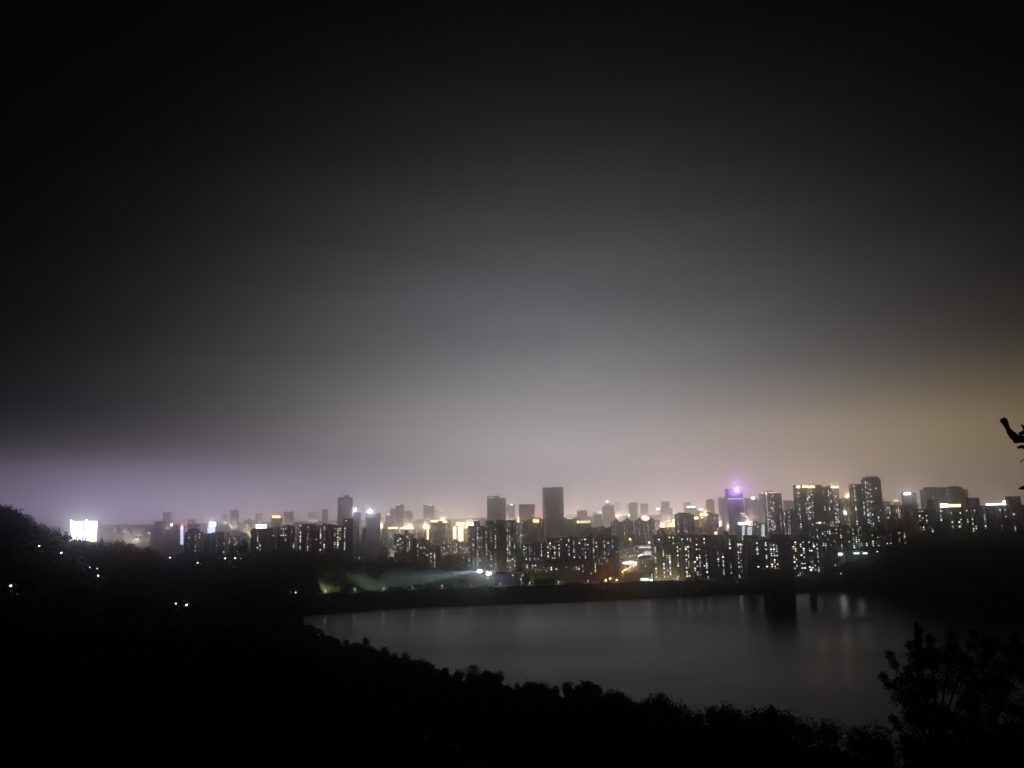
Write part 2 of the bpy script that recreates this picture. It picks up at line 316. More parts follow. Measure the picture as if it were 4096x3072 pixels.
def tree(name, label, base, h, w, m=FOL, group=None, conic=False, n=900, cat='tree', ls=.035):
    rz = empty(name, base); tag(rz, label, cat, group)
    tr = MB(); tr.tube([(0, 0, -.5), (0, 0, h*.3), (w*.05, 0, h*.6), (w*.03, 0, h*.9)], [h*.035, h*.028, h*.018, h*.006], 7)
    for k in range(7):
        t = random.random()*6.28; z0 = h*random.uniform(.3, .65); e = Vector((math.cos(t)*w*.36, math.sin(t)*w*.36, z0+h*.2)); tr.tube([(0, 0, z0), e*.6+Vector((0, 0, z0*.42)), e], [h*.013, h*.009, h*.004], 5)
    tr.build('trunk', BARK, rz)
    cs = []; rr = []
    for k in range(16):
        t = random.random()*6.28; u = random.random(); z0 = h*(.34 + .60*u); rad = w*.5*((1-u)*.95+.06 if conic else math.sqrt(max(.05, 1-((u-.42)/.62)**2))); q = random.uniform(.1, .75)*rad
        s = rad*random.uniform(.35, .55) + .12*w*(.4 if conic else 1); cs.append((math.cos(t)*q, math.sin(t)*q, z0)); rr.append((s, s*.8))
    obj('crown', quads('crown', leaf_cloud(cs, rr, n//16, h*ls)), m, rz)
    return rz

# trees that stand out of the black ridge: (top px, top py, width px, offset of distance, label)
RT = [(1462, 2552, 34, 'pointed shaggy tree where the black slope first meets the lake', False), (1534, 2590, 40, 'flat topped bushy tree on the ridge, just right of the pointed shaggy one', False),
      (1618, 2612, 44, 'square crowned tree standing tall on the ridge above the lake', False), (1690, 2636, 58, 'broad blocky tree crown with a steep drop on its right', False),
      (1891, 2663, 58, 'solitary domed tree rising from the ridge below the floodlights', False), (2268, 2764, 46, 'small round tree, leftmost of three knobs along the ridge', False),
      (2343, 2757, 48, 'round tree in the middle of three knobs along the ridge', False), (2384, 2763, 44, 'round tree, rightmost of three knobs along the ridge', False),
      (2483, 2781, 60, 'twin topped tree at the edge of a notch in the ridge', False), (2638, 2772, 66, 'tall upright tree standing alone on the low ridge', False),
      (2855, 2849, 60, 'short tree with small peaked crown on the lower ridge', False), (3085, 2815, 74, 'pointed conical tree near the bottom edge of the lake', True)]
for px, py, wp, lab, con in RT:
    D = float(np.interp(px, [t[0] for t in RB], [t[2] for t in RB])); top = P(px, py, D)
    gz = float(terrain(top.x, top.y)); h = max(3.5, top.z-gz); w = max(wp*D/F*1.15, h*.45)
    tree('tree', lab, (top.x, top.y, gz), h, w, conic=con, group='trees breaking the ridge line', n=4200, ls=.020)
for px, py, wp, lab in ((408, 2150, 16, 'slim upright tree to the right of the dazzling white screens'), (112, 2060, 46, 'broad domed tree on the left hill skyline'), (1543, 2190, 40, 'dark tree in front of the pale blue lit tower foot'), (1605, 2186, 60, 'wide dark tree beneath the stepped apartment block'), (975, 2148, 46, 'tall dark tree between two dim apartment blocks')):
    D = float(np.interp(px, [t[0] for t in RA], [t[2] for t in RA])); top = P(px, py, D); gz = float(terrain(top.x, top.y)); tree('tree', lab, (top.x, top.y, gz), max(6, top.z-gz), wp*D/F, n=900)

# right-hand foreground tree, leafy and loose
D = 62.0; b = P(3790, 3050, D); gz = float(terrain(b.x, b.y)); topz = P(3670, 2490, D).z
rz = empty('tree', (b.x, b.y, gz)); tag(rz, 'big loose leafed tree filling the lower right corner, black', 'tree')
tr = MB(); H_ = topz-gz; k1 = P(3670, 2500, D) - Vector((b.x, b.y, gz))
tr.tube([(0, 0, -1), (-.3, 0, H_*.35), (-1.2, 0, H_*.65), tuple(k1)], [.32, .24, .14, .03], 8)
tips = [(3560, 2621), (3533, 2709), (3590, 2735), (3575, 2880), (3640, 2580), (3720, 2560), (3812, 2545), (3900, 2540), (3980, 2570), (4060, 2560), (3630, 2680), (3620, 2960)]
cs = []; rr = []
for px, py in tips:
    e = P(px, py, D + random.uniform(-2, 2)) - Vector((b.x, b.y, gz)); s0 = Vector((-.5, 0, max(.8, e.z*.62))); tr.tube([s0, s0.lerp(e, .55)+Vector((0, 0, .3)), e], [.09, .06, .015], 5)
    for q in (.55, .75, .9, 1.0):
        p = s0.lerp(e, q); cs.append(tuple(p)); rr.append((.62*(1.25-q*.75)+.12,)*2)
for k in range(230):
    px = random.uniform(3640, 4230); lo = np.interp(px, [3640, 3655, 3700, 3760, 3812, 3900, 4230], [2760, 2640, 2580, 2620, 2580, 2570, 2560]); p = P(px, random.uniform(lo, 3150), D+random.uniform(-3, 3)) - Vector((b.x, b.y, gz)); cs.append(tuple(p)); s_ = random.uniform(.5, 1.0); rr.append((s_, s_*.85))
for k in range(9):
    p = P(3672+random.uniform(-8, 8)+k, 2505+k*16, D) - Vector((b.x, b.y, gz)); cs.append(tuple(p)); rr.append((.14+.05*k, .3))
tr.build('trunk', BARK, rz); obj('crown', quads('crown', leaf_cloud(cs, rr, 300, .068)), FOL, rz)

# the lopped branch reaching in at the right edge: a small tree whose trunk stands just outside
D = 5.2; b = P(4420, 3000, D); gz = float(terrain(b.x, b.y)); rz = empty('tree', (b.x, b.y, gz)); o_ = Vector((b.x, b.y, gz)); tag(rz, 'stubby lopped branch with a few leaves poking in at the right edge', 'tree')
q = lambda px, py, dd=0: P(px, py, D+dd) - o_
tr = MB(); tr.tube([(0, 0, -.3), q(4410, 2500), q(4380, 2100), q(4300, 1880), q(4200, 1800), q(4130, 1768), q(4096, 1757), q(4070, 1756), q(4055, 1745), q(4040, 1728), q(4030, 1712), q(4022, 1694), q(4014, 1680), q(4010, 1674)],
   [.075, .07, .06, .048, .036, .029, .025, .028, .027, .020, .014, .019, .023, .016], 10)
for px, py, r_ in ((4060, 1764, .018), (4046, 1738, .014), (4078, 1750, .02)): tr.lathe([(a_, z_+q(px, py).z) for a_, z_ in globe(r_, 5)], 7, (q(px, py).x, q(px, py).y-.01))
tr.tube([q(4160, 1800), q(4110, 1792), q(4084, 1786)], [.018, .014, .012], 6)
tr.tube([q(4210, 1870), q(4130, 1850), q(4094, 1838)], [.012, .007, .003], 5); tr.tube([q(4180, 1760), q(4120, 1725), q(4094, 1708)], [.012, .007, .003], 5)
tr.build('trunk', BARK, rz)
v = []; f = []
def leaf(p, d, L_, w_):
    d = d.normalized(); s = d.cross(Vector((0, 1, .3))).normalized(); b = len(v)
    for t, ww in ((0, .05), (.25, .8), (.55, 1), (.8, .65), (1, .02)): c = p + d*L_*t + Vector((0, 0, -.12*L_*t*t)); v.extend([c-s*w_*ww, c+s*w_*ww])
    for i in range(4): f.append((b+2*i, b+2*i+2, b+2*i+3, b+2*i+1))
leaf(q(4094, 1838), Vector((-1, .1, -.7)), .03, .006); leaf(q(4100, 1722), Vector((-.35, 0, 1)), .055, .010); leaf(q(4086, 1786), Vector((-1, .2, -.2)), .03, .012)
for k in range(40): leaf(q(random.uniform(4115, 4330), random.uniform(1640, 1950), random.uniform(-.2, .3)), Vector((random.uniform(-1, 1), random.uniform(-.5, .5), random.uniform(-1, 1))), .08, .016)
obj('leaves', mesh('leaves', v, f), FOLY, rz)

# ------------------------------------------------------------------ buildings
ZB = -10.0
MIX = {'res': ['cool']*6+['white']*8+['warm']*4+['yellow']*2+['dim']*7+['faint']*3+['green', 'orange'], 'cool': ['cool']*5+['white']*6+['dim']*5+['faint']*3+['warm'], 'warm': ['warm']*6+['white']*3+['yellow']*2+['orange', 'dim', 'dimwarm'],
       'yellow': ['yellow']*4+['white']*7+['green']*1+['warm']*3+['cool']*3+['dim']*5+['faint']*2, 'dim': ['dim']*5+['faint']*4+['white', 'dimwarm'], 'far': ['warm']*4+['white']*4+['cool']*2+['dim']*3}
def building(name, label, D, segs, m='grey', win=0, mix='res', ybase=2300, depth=18, yaw=None, roofs=(), extras=(), cat='building', group=None, bays=True, taper=0, wsize=1.0, cols=None, rcol=None):
    """segs: (x0, x1, top) of each wing in photo pixels, put at its real distance D; roofs: lift housings; extras: lit parts"""
    st = random.getstate(); random.seed(hash((round(segs[0][0]), round(D))) & 0xffff)
    xa = min(s[0] for s in segs); xb = max(s[1] for s in segs); ya = min(s[2] for s in segs)
    pc = P((xa+xb)/2, ya, D); yaw = random.uniform(-.10, .10) if yaw is None else yaw
    root = empty(name, (pc.x, D, ZB), yaw); tag(root, label, cat, group)
    lx = lambda px, py: P(px, py, D).x - pc.x
    lz = lambda px, py: P(px, py, D).z - ZB
    cells = []; zmin = max(4, lz((xa+xb)/2, ybase)); b = MB()
    for (x0, x1, yt) in segs:
        X0, X1, H = lx(x0, yt), lx(x1, yt), lz((x0+x1)/2, yt); w = X1-X0
        if taper:
            tp = taper*w; b.prism([(X0-tp, 0), (X1+tp, 0), (X1+tp, depth+tp), (X0-tp, depth+tp)], 0, H*.72, [(X0-tp*.3, .0), (X1+tp*.3, .0), (X1+tp*.3, depth), (X0-tp*.3, depth)])
            b.prism([(X0-tp*.3, .0), (X1+tp*.3, .0), (X1+tp*.3, depth), (X0-tp*.3, depth)], H*.72, H, [(X0, 1), (X1, 1), (X1, depth-1), (X0, depth-1)])
            bl = [(X0, X1, 0)]
        elif bays and w > 9:
            nb = max(2, int(w/random.uniform(5.5, 8))); bl = [(X0+w*i/nb, X0+w*(i+1)/nb, (0 if i % 2 == (nb > 2) else 2.6)) for i in range(nb)]
            poly = []
            for xa_, xb_, yo in bl: poly += [(xa_, yo), (xb_, yo)]
            poly += [(X1, depth), (X0, depth)]; b.prism(poly, 0, H)
            b.box(X0+.6, X1-.6, 3.4, depth-.6, H, H+1.2)
        else: bl = [(X0, X1, 0)]; b.box(X0, X1, 0, depth, 0, H); b.box(X0+.5, X1-.5, .5, depth-.5, H, H+.9)
        for xa_, xb_, yo in bl:
            nc = max(1, int((xb_-xa_)/3.6)); cp = [random.random()**1.3+.12 for _ in range(nc)]
            for i in range(nc):
                for fl in range(int(zmin/3.1)+1, int(H/3.1)): cells.append((xa_+(i+.5)*(xb_-xa_)/nc, yo-.05, (fl+.5)*3.1, cp[i]))
    b.build('wall', FAC[m], root)
    for (x0, x1, yt) in roofs:
        top = lz((x0+x1)/2, yt); bs = min(lz((s[0]+s[1])/2, s[2]) for s in segs if s[0]-1 <= (x0+x1)/2 <= s[1]+1) if any(s[0]-1 <= (x0+x1)/2 <= s[1]+1 for s in segs) else top-4
        X0, X1 = lx(x0, yt), lx(x1, yt); c_ = MB().box(X0, X1, 4.2, depth-3, bs-.4, top); c_.box(X0-.4, X1+.4, 3.8, depth-2.6, top, top+.4); c_.build('lift_housing', FAC[rcol] if rcol else ROOF, root)
    if win and cells:
        random.shuffle(cells); cells.sort(key=lambda c: -(c[3]*random.random()))
        for x, y, z, _ in cells[:min(int(win*.95), int(len(cells)*.33)+2)]:
            k = random.choice(MIX[mix]); o = bpy.data.objects.new('window', pane_mesh(k, WINM[k])); COL.objects.link(o); o.parent = root
            o.location = (x, y, z); q_ = random.choice((.5, .65, .65, .8, 1, 1.3)); o.scale = (random.uniform(1.1, 1.8)*wsize*q_, 1, random.uniform(1.0, 1.4)*wsize*min(1, q_+.15))
    for e in extras:
        k = e[0]
        if k == 'bar':      # lit panel or strip: part name, x0, x1, y0, y1, material [, y offset]
            _, pn, x0, x1, y0, y1, gm = e[:7]; off = e[7] if len(e) > 7 else -.25; t = .2
            if off == 'roof': off = 4.0
            MB().box(lx(x0, y0), lx(x1, y0), off-t, off+t, lz((x0+x1)/2, y1), lz((x0+x1)/2, y0)).build(pn, gm if not isinstance(gm, str) else GL[gm], root)
        elif k == 'lamp':   # globe lamp on a short post: x, y, radius, material, light power, light colour
            _, x, y, r_, gm = e[:5]; c = Vector((lx(x, y), 2.0, lz(x, y)))
            o = MB().lathe(globe(r_)).build('lamp', GL[gm], root, c)
            MB().tube([(0, 0, -r_-6), (0, 0, -r_)], [.35, .3], 6).build('lamp_post', ROOF, o)
            if len(e) > 5: lamp_or_added_light(root, c + Vector((0, -r_-.6, 0)), e[6], e[5], 1.5)
        elif k == 'light': _, x, y, dy, pw, colr = e; lamp_or_added_light(root, Vector((lx(x, y), dy, lz(x, y))), colr, pw, 3)  # bare light without fixture, added to brighten facades and haze
        elif k == 'added_flood':  # added ground light, made-up fixture out of view, brightens the facade: x, distance in front, power, colour
            _, x, dy, pw, colr = e; lx_ = lx(x, ya); o = MB().lathe([(.35, 0), (.5, .5), (.2, .9)], 8).build('added_uplight', GL['soft'], root, (lx_, dy, .2)); lamp_or_added_light(root, (lx_, dy-.8, 1.6), colr, pw, .4)
        elif k == 'spire': _, x, y0, y1, r_, gm = e; MB().tube([(lx(x, y1), depth/2, lz(x, y1)), (lx(x, y1), depth/2, lz(x, y0))], [r_, r_*.2], 8).build('spire', GL[gm] if gm in GL else ROOF, root)
        elif k == 'dome':
            _, x0, x1, y0, y1 = e[:5]; gm = GL[e[5]] if len(e) > 5 else FAC[m]; X0, X1, z0, z1 = lx(x0, y1), lx(x1, y1), lz(x0, y1), lz(x0, y0); r_ = (X1-X0)/2
            MB().lathe([(r_*math.cos(t), z0+(z1-z0)*math.sin(t)) for t in [i*math.pi/2/7*.98 for i in range(8)]], 16, ((X0+X1)/2, depth/2)).build('dome', gm, root)
        elif k == 'cols':   # rows of small lit openings: part, x0, x1, y0, y1, n, material
            _, pn, x0, x1, y0, y1, n, gm = e
            for i in range(n):
                a = x0+(x1-x0)*(i+.12)/n; c = x0+(x1-x0)*(i+.88)/n; MB().box(lx(a, y0), lx(c, y0), -.45, -.05, lz(a, y1), lz(a, y0)-random.uniform(0, .8)).build(pn, GL[gm], root)
        elif k == 'rows':
            _, pn, x0, x1, y0, y1, n, gm = e
            for i in range(n):
                a = y0+(y1-y0)*(i+.2)/n; c = y0+(y1-y0)*(i+.75)/n; MB().box(lx(x0, a), lx(x1, a), -.45, -.05, lz(x0, c), lz(x0, a)).build(pn, GL[gm], root)
        elif k == 'dots':   # string of small lamps up an edge
            _, x0, y0, x1, y1, n, gm = e
            for i in range(n):
                t = i/(n-1); px = x0+(x1-x0)*t; py = y0+(y1-y0)*t; MB().box(-.45, .45, -.3, .3, -.45, .45).build('facade_light', GL[gm] if gm in GL else WINM[gm], root, (lx(x0, y0), -.4, lz(px, py)))
    random.setstate(st); return root
AB, OT = 'apartment_block', 'office_tower'

# ---- left: beyond the dark hill
building('screen_building', 'twin towers covered with dazzling white light screens behind left hill', 2600, [(283, 335.5, 2084), (337, 391, 2084)], 'pale', 0, yaw=0, bays=False, extras=[
    ('bar', 'led_screen', 284, 332.5, 2085, 2166, LED, -.6), ('bar', 'led_screen', 339.5, 390, 2085, 2166, LED, -.6), ('bar', 'blue_panel', 281, 289, 2122, 2158, 'blue', -1.2), ('bar', 'blue_panel', 336, 348, 2144, 2160, 'blue', -1.2),
    ('bar', 'red_sign', 368, 384, 2152, 2166, 'orange', -1.4), ('bar', 'red_sign', 300, 322, 2158, 2168, 'orange', -1.4), ('lamp', 283, 2083, 3.2, 'white'), ('lamp', 345, 2081, 2.8, 'white'), ('light', 337, 2120, -60, 26000, (.88, .84, 1))])
building(OT, 'plain blue grey tower alone in haze right of the screens', 3600, [(619, 657, 2085)], 'glass', 0, bays=False)
building(OT, 'grey tower with one white globe lamp on its left corner', 3000, [(684, 719, 2098)], 'glass', 6, 'dim', 2180, bays=False, extras=[('lamp', 686, 2100, 4.5, 'white', 9000, (1, 1, 1))])
building(OT, 'slim tower with red beacon above a blue white striped light strip', 2500, [(704, 734, 2106)], 'glass', 4, 'dim', 2180, bays=False, extras=[('rows', 'light_strip', 722, 733, 2108, 2178, 18, 'ledblue'), ('lamp', 727, 2103, 4.0, 'red', 5000, (1, .15, .2)), ('lamp', 728, 2108, 3, 'white')])
building(OT, 'squat grey tower rising behind a dark block at left', 2900, [(749, 793, 2097)], 'grey', 3, 'dim', 2130, bays=False)
building(OT, 'bright tower banded with blue white light lines, glaring white top', 2600, [(830, 863, 2092)], 'glass', 0, bays=False, extras=[('rows', 'light_band', 830, 862, 2106, 2137, 8, 'ledblue'), ('bar', 'top_sign', 838, 864, 2090, 2103, 'white'), ('rows', 'light_strip', 836, 841, 2137, 2152, 4, 'ledblue'), ('light', 848, 2085, -8, 16000, (.9, .92, 1))])
building(AB, 'dark block with stepped roof, leftmost of the unlit apartment row', 1500, [(737, 803, 2131)], 'dark', 15, 'res', 2225, roofs=[(750, 790, 2117), (762, 776, 2113)])
building(AB, 'low dark connecting block between two taller dark blocks', 1540, [(806, 841, 2137)], 'dark', 6, 'res', 2225)
building(AB, 'dark block with few cool windows in front of banded bright tower', 1500, [(841, 902, 2133)], 'dark', 10, 'cool', 2225, roofs=[(862, 878, 2128)])
building(AB, 'small block with a cluster of warm bright windows among trees', 1650, [(907, 948, 2146)], 'grey', 14, 'warm', 2185)
building('domed_hall', 'pale hazy hall with low dome and two warm lights', 2700, [(950, 985, 2136)], 'pale', 2, 'warm', 2150, bays=False, extras=[('dome', 953, 982, 2128, 2136), ('bar', 'warm_sign', 963, 967, 2131, 2134, 'goldsoft'), ('bar', 'warm_sign', 970, 974, 2131, 2134, 'goldsoft')])
building(AB, 'wide dim brown block with long flat roof, left of the bright windowed one', 1450, [(1001, 1070, 2116), (1070, 1129, 2112), (1129, 1180, 2109)], 'brown', 34, 'res', 2205, roofs=[(1129, 1167, 2102), (1140, 1150, 2100)], bays=True)
building(OT, 'building top edged by two white light bars', 2300, [(1022, 1068, 2097)], 'grey', 0, bays=False, extras=[('bar', 'light_bar', 1024, 1066, 2099, 2103, 'white'), ('bar', 'light_bar', 1024, 1066, 2109, 2115, 'white')])
building(OT, 'hazy tower crowned by an orange sign with a round emblem', 3200, [(1086, 1125, 2073)], 'pale', 5, 'far', 2100, bays=False, extras=[('bar', 'sign', 1098, 1121, 2063, 2071, 'orange'), ('lamp', 1092.5, 2067, 4.2, 'orange', 6000, (1, .5, .15))])
building(OT, 'ghostly tower barely visible left of the antenna skyscraper', 5600, [(1287, 1312, 2037)], 'grey', 3, 'far', 2090, bays=False)
building(AB, 'broad dark block dotted with warm windows, two roof huts', 1400, [(1198, 1259, 2098), (1259, 1290, 2104), (1290, 1347, 2101), (1347, 1382, 2106)], 'brown', 72, 'warm', 2205, roofs=[(1289, 1304, 2095), (1311, 1323, 2096)], wsize=1.15)
building(AB, 'narrow windowless brown slab beside the warm windowed block', 1440, [(1372, 1413, 2076)], 'black', 2, 'dim', 2190, bays=False)
building(OT, 'grey skyscraper with rounded top and thin antenna at left', 3300, [(1351, 1410, 1990)], 'glass', 0, bays=False, extras=[('dome', 1372, 1397, 1980, 1990), ('spire', 1367, 1962, 1990, 1.6, 'roof')])
building(OT, 'slim blue grey tower lit by a white lamp at its corner', 2900, [(1413, 1440, 2050)], 'glass', 3, 'cool', 2130, bays=False, extras=[('lamp', 1420, 2038, 4.6, 'white', 6000, (.9, .95, 1)), ('light', 1425, 2044, -40, 26000, (.8, .88, 1))])
building(OT, 'broad blue grey tower lit by a dazzling lamp on its roof', 2800, [(1463, 1521, 2055)], 'glass', 0, bays=False, extras=[('lamp', 1481, 2044, 6.2, 'white', 9000, (.9, 1, 1)), ('light', 1485, 2050, -45, 48000, (.8, .92, 1))])
building(OT, 'faint stepped tower with gold corner light, left of twin haze towers', 4600, [(1541, 1561, 2054), (1561, 1584, 2034)], 'grey', 6, 'far', 2100, bays=False, extras=[('bar', 'gold_sign', 1548, 1558, 2055, 2061, 'gold'), ('bar', 'white_sign', 1573, 1582, 2031, 2034, 'dimwhite', 'roof')])
building(OT, 'faint flat topped tower with rows of rooftop lights', 4600, [(1608, 1644, 2043)], 'grey', 8, 'far', 2100, bays=False, extras=[('bar', 'light_bar', 1622, 1636, 2058, 2060, 'goldsoft')])
building('long_hall', 'low far building with long gold cornice, left of a matching longer one', 3000, [(1540, 1596, 2114)], 'grey', 12, 'far', 2150, bays=False, extras=[('bar', 'gold_cornice', 1554, 1592, 2110, 2115, 'gold'), ('light', 1575, 2108, -10, 12000, (1, .75, .45))])
building('long_hall', 'low far building topped by the longest gold cornice of the skyline', 3000, [(1600, 1658, 2115)], 'grey', 12, 'far', 2150, bays=False, extras=[('bar', 'gold_cornice', 1603, 1654, 2111, 2115, 'gold'), ('bar', 'gold_sign', 1612, 1640, 2105, 2110, 'goldsoft', 'roof'), ('light', 1630, 2106, -10, 12000, (1, .75, .45))])
building(AB, 'hazy pale block with scattered windows behind dark stepped block', 2500, [(1524, 1576, 2119)], 'grey', 30, 'far', 2190, wsize=1.2)
building(AB, 'hazy sliver of windowed block between two blue grey towers', 2600, [(1441, 1462, 2112)], 'grey', 12, 'far', 2190, wsize=1.2)
building('clock_tower', 'slender tower with gold lit column under a flared bright cap', 2600, [(1700, 1722, 2114)], 'cream', 2, 'warm', 2140, bays=False, extras=[('bar', 'lit_column', 1708, 1711, 2114, 2160, 'gold'), ('bar', 'lit_column', 1712.5, 1714.5, 2114, 2160, 'gold'), ('bar', 'lit_cap', 1696, 1721, 2107, 2113, 'gold', -1.2)])
building(AB, 'tall hazy block with two gold lit roof parapets and dense windows', 2400, [(1720, 1772, 2086), (1772, 1790, 2086), (1790, 1805, 2082)], 'lilac', 58, 'cool', 2180, extras=[('bar', 'gold_parapet', 1724, 1751, 2083, 2088, 'gold', -.6), ('bar', 'gold_parapet', 1773, 1788, 2085, 2090, 'gold', -.6), ('dots', 1787, 2090, 1787, 2125, 6, 'gold')], wsize=1.1)
building(AB, 'dark stepped block with chimney and one warm stairwell', 1360, [(1577, 1652, 2139), (1652, 1665, 2155)], 'brown', 26, 'warm', 2210, roofs=[(1617, 1631, 2123), (1632, 1646, 2134)])
building(AB, 'dark low block with water tank, stepping down to the right', 1350, [(1665, 1714, 2163)], 'brown', 14, 'res', 2230, roofs=[(1681, 1692, 2153)])
building(AB, 'rounded dark block with bright yellow window column above driving range', 1340, [(1717, 1730, 2190), (1730, 1762, 2186)], 'dark', 34, 'yellow', 2270, roofs=[(1727, 1741, 2180)], wsize=1.15)
# ---- centre
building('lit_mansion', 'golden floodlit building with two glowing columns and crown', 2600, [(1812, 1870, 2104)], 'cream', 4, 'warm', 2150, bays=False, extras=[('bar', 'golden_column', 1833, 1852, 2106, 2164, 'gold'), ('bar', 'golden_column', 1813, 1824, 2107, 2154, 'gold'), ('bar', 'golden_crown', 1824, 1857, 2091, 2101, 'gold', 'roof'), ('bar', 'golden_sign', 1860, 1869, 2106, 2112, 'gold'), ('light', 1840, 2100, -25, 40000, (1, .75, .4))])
building(AB, 'hazy mid rise of cool windows left of the golden building', 1950, [(1738, 1772, 2158), (1772, 1806, 2152)], 'lilac', 46, 'cool', 2205)
building(AB, 'hazy mid rise of cool windows below the golden columns', 1900, [(1808, 1836, 2164)], 'grey', 24, 'cool', 2215)
building(AB, 'small windowed block beside the left edge of the tall dark slab', 1850, [(1837, 1872, 2172)], 'grey', 26, 'cool', 2218)
building('assembly_hall', 'low white hall with columns behind yellow windowed block', 1700, [(1764, 1804, 2205)], 'cream', 8, 'warm', 2225)
building('long_hall', 'low brown flat roofed hall left of tall dark slab', 1600, [(1789, 1871, 2219)], 'brown', 3, 'res', 2240, bays=False)
building('long_hall', 'low grey building with tiered roof near the floodlights', 1420, [(1811, 1840, 2262), (1840, 1872, 2254)], 'grey', 2, 'dim', 2275, bays=False)
building(AB, 'tall dark slab with square lift hut and cool windows', 1500, [(1871, 1939, 2106)], 'dark', 62, 'cool', 2290, roofs=[(1893, 1918, 2085)], extras=[('added_flood', 1900, -26, 2100, (.6, .8, 1))])
building(AB, 'tall brown apartment tower with pale green lit crown, left of striped slabs', 1480, [(1939, 1976, 2096), (1976, 2024, 2096), (2024, 2060, 2083)], 'brown', 92, 'yellow', 2290, roofs=[(1940, 1976, 2083), (1984, 2022, 2081)], rcol='grey', extras=[('added_flood', 1958, -26, 2700, (1, .85, .6)), ('added_flood', 2040, -26, 3600, (1, .85, .5)), ('bar', 'crown_glow_patch', 2026, 2044, 2087, 2108, glow('painted_crown_light', (.62, .66, .34), .14))])  # crown patch glows in place of light on the wall; ground lights added
building(OT, 'flat grey office tower with notched roof behind the brown tower', 3200, [(1948, 1998, 1985), (1998, 2023, 1993)], 'glass', 9, 'cool', 2085, bays=False, extras=[('cols', 'roof_light', 1950, 1976, 1989, 1992, 5, 'dimwhite')])
building(AB, 'grey slab with two strings of white lights down its face', 2200, [(2060, 2085, 2092)], 'stripe', 14, 'cool', 2230, extras=[('dots', 2062, 2100, 2062, 2155, 12, 'cool'), ('dots', 2080, 2095, 2080, 2225, 20, 'cool')])
building(AB, 'narrow ribbed grey slab next to the string lit slab', 2300, [(2086, 2107, 2086)], 'stripe', 4, 'dim', 2230)
building(AB, 'wide ribbed grey slab with glowing orange roof openings', 2300, [(2107, 2178, 2078)], 'stripe', 12, 'cool', 2180, extras=[('cols', 'roof_opening', 2132, 2156, 2078, 2089, 5, 'orange')])
building(OT, 'far building with golden lantern top between two grey slabs', 3000, [(2066, 2092, 2092)], 'cream', 0, bays=False, extras=[('bar', 'golden_lantern', 2072, 2085, 2073, 2091, 'gold', 'roof'), ('bar', 'golden_eave', 2069, 2088, 2070, 2073, 'gold', 3.6), ('light', 2078, 2068, -8, 9000, (1, .75, .4))])
building('neon_spire', 'thin red neon spire behind left edge of the tallest tower', 3400, [(2160, 2180, 2078)], 'grey', 0, bays=False, extras=[('spire', 2171.5, 2038, 2078, 5.5, 'red')])
building(OT, 'tallest plain grey tower in the middle of the city', 2900, [(2176, 2254, 1950)], 'glass', 16, 'dim', 2140, bays=False, yaw=.22, depth=34)
building(AB, 'grey slab with lit eave joined to right of the tallest tower', 3000, [(2254, 2324, 2072)], 'stripe', 8, 'dim', 2140, extras=[('bar', 'lit_eave', 2268, 2290, 2072, 2075, 'goldsoft'), ('dots', 2308, 2090, 2308, 2150, 6, 'dimwhite')])
building('long_hall', 'building outlined by a horizontal yellow light strip', 2300, [(2306, 2364, 2092)], 'grey', 2, 'dim', 2110, bays=False, extras=[('bar', 'yellow_strip', 2318, 2361, 2084, 2086, 'yellow'), ('bar', 'yellow_strip', 2318, 2361, 2089, 2091, 'yellow'), ('bar', 'yellow_sign', 2308, 2316, 2083, 2092, 'yellow')])
building(AB, 'hazy block of white windows left of the brightest window row', 1560, [(2085, 2130, 2180), (2130, 2187, 2172)], 'grey', 66, 'cool', 2245)
building(AB, 'long dark block with dense white windows, left end of the row', 1360, [(2187, 2240, 2156), (2240, 2300, 2152)], 'dark', 88, 'yellow', 2240, roofs=[(2283, 2292, 2143)], wsize=1.1)
building(AB, 'long dark block with dense white windows, middle of the row', 1350, [(2301, 2390, 2152)], 'dark', 78, 'res', 2240, roofs=[(2360, 2371, 2136), (2347, 2359, 2147)], wsize=1.15)
building(AB, 'dark block with white windows at right end, above the orange road', 1340, [(2391, 2474, 2150)], 'dark', 72, 'cool', 2255, roofs=[(2433, 2444, 2134)], wsize=1.15)
building('school', 'low yellowish school wing with three stair towers beside the dam', 1240, [(2091, 2180, 2257), (2180, 2320, 2258)], 'cream', 44, 'yellow', 2296, roofs=[(2114, 2125, 2247), (2176, 2186, 2247), (2246, 2257, 2246)], rcol='cream', depth=12, extras=[('added_flood', 2110, -16, 1260, (1, .9, .45)), ('added_flood', 2165, -16, 1260, (1, .9, .45)), ('added_flood', 2240, -16, 780, (1, .85, .5)), ('added_flood', 2295, -16, 600, (1, .8, .5))])
building('school', 'low red brick building beside the orange lit road', 1230, [(2322, 2389, 2248)], 'red', 22, 'yellow', 2300, depth=12, extras=[('added_flood', 2345, -14, 1080, (1, .55, .3)), ('added_flood', 2375, -14, 780, (1, .6, .35))])
building('school', 'taller red brown building behind the red brick one', 1290, [(2390, 2454, 2227)], 'red', 10, 'res', 2265, depth=12, extras=[('added_flood', 2420, -16, 1560, (1, .6, .35))])
building('sports_hall', 'low blue lit sports hall beside the floodlight masts', 1190, [(1980, 2026, 2300), (2026, 2118, 2294)], 'navy', 6, 'cool', 2345, depth=14, bays=False, extras=[('added_flood', 2040, -12, 450, (.5, .75, 1)), ('added_flood', 2095, -12, 450, (.5, .75, 1)), ('dots', 2086, 2300, 2086, 2335, 7, 'dim')])
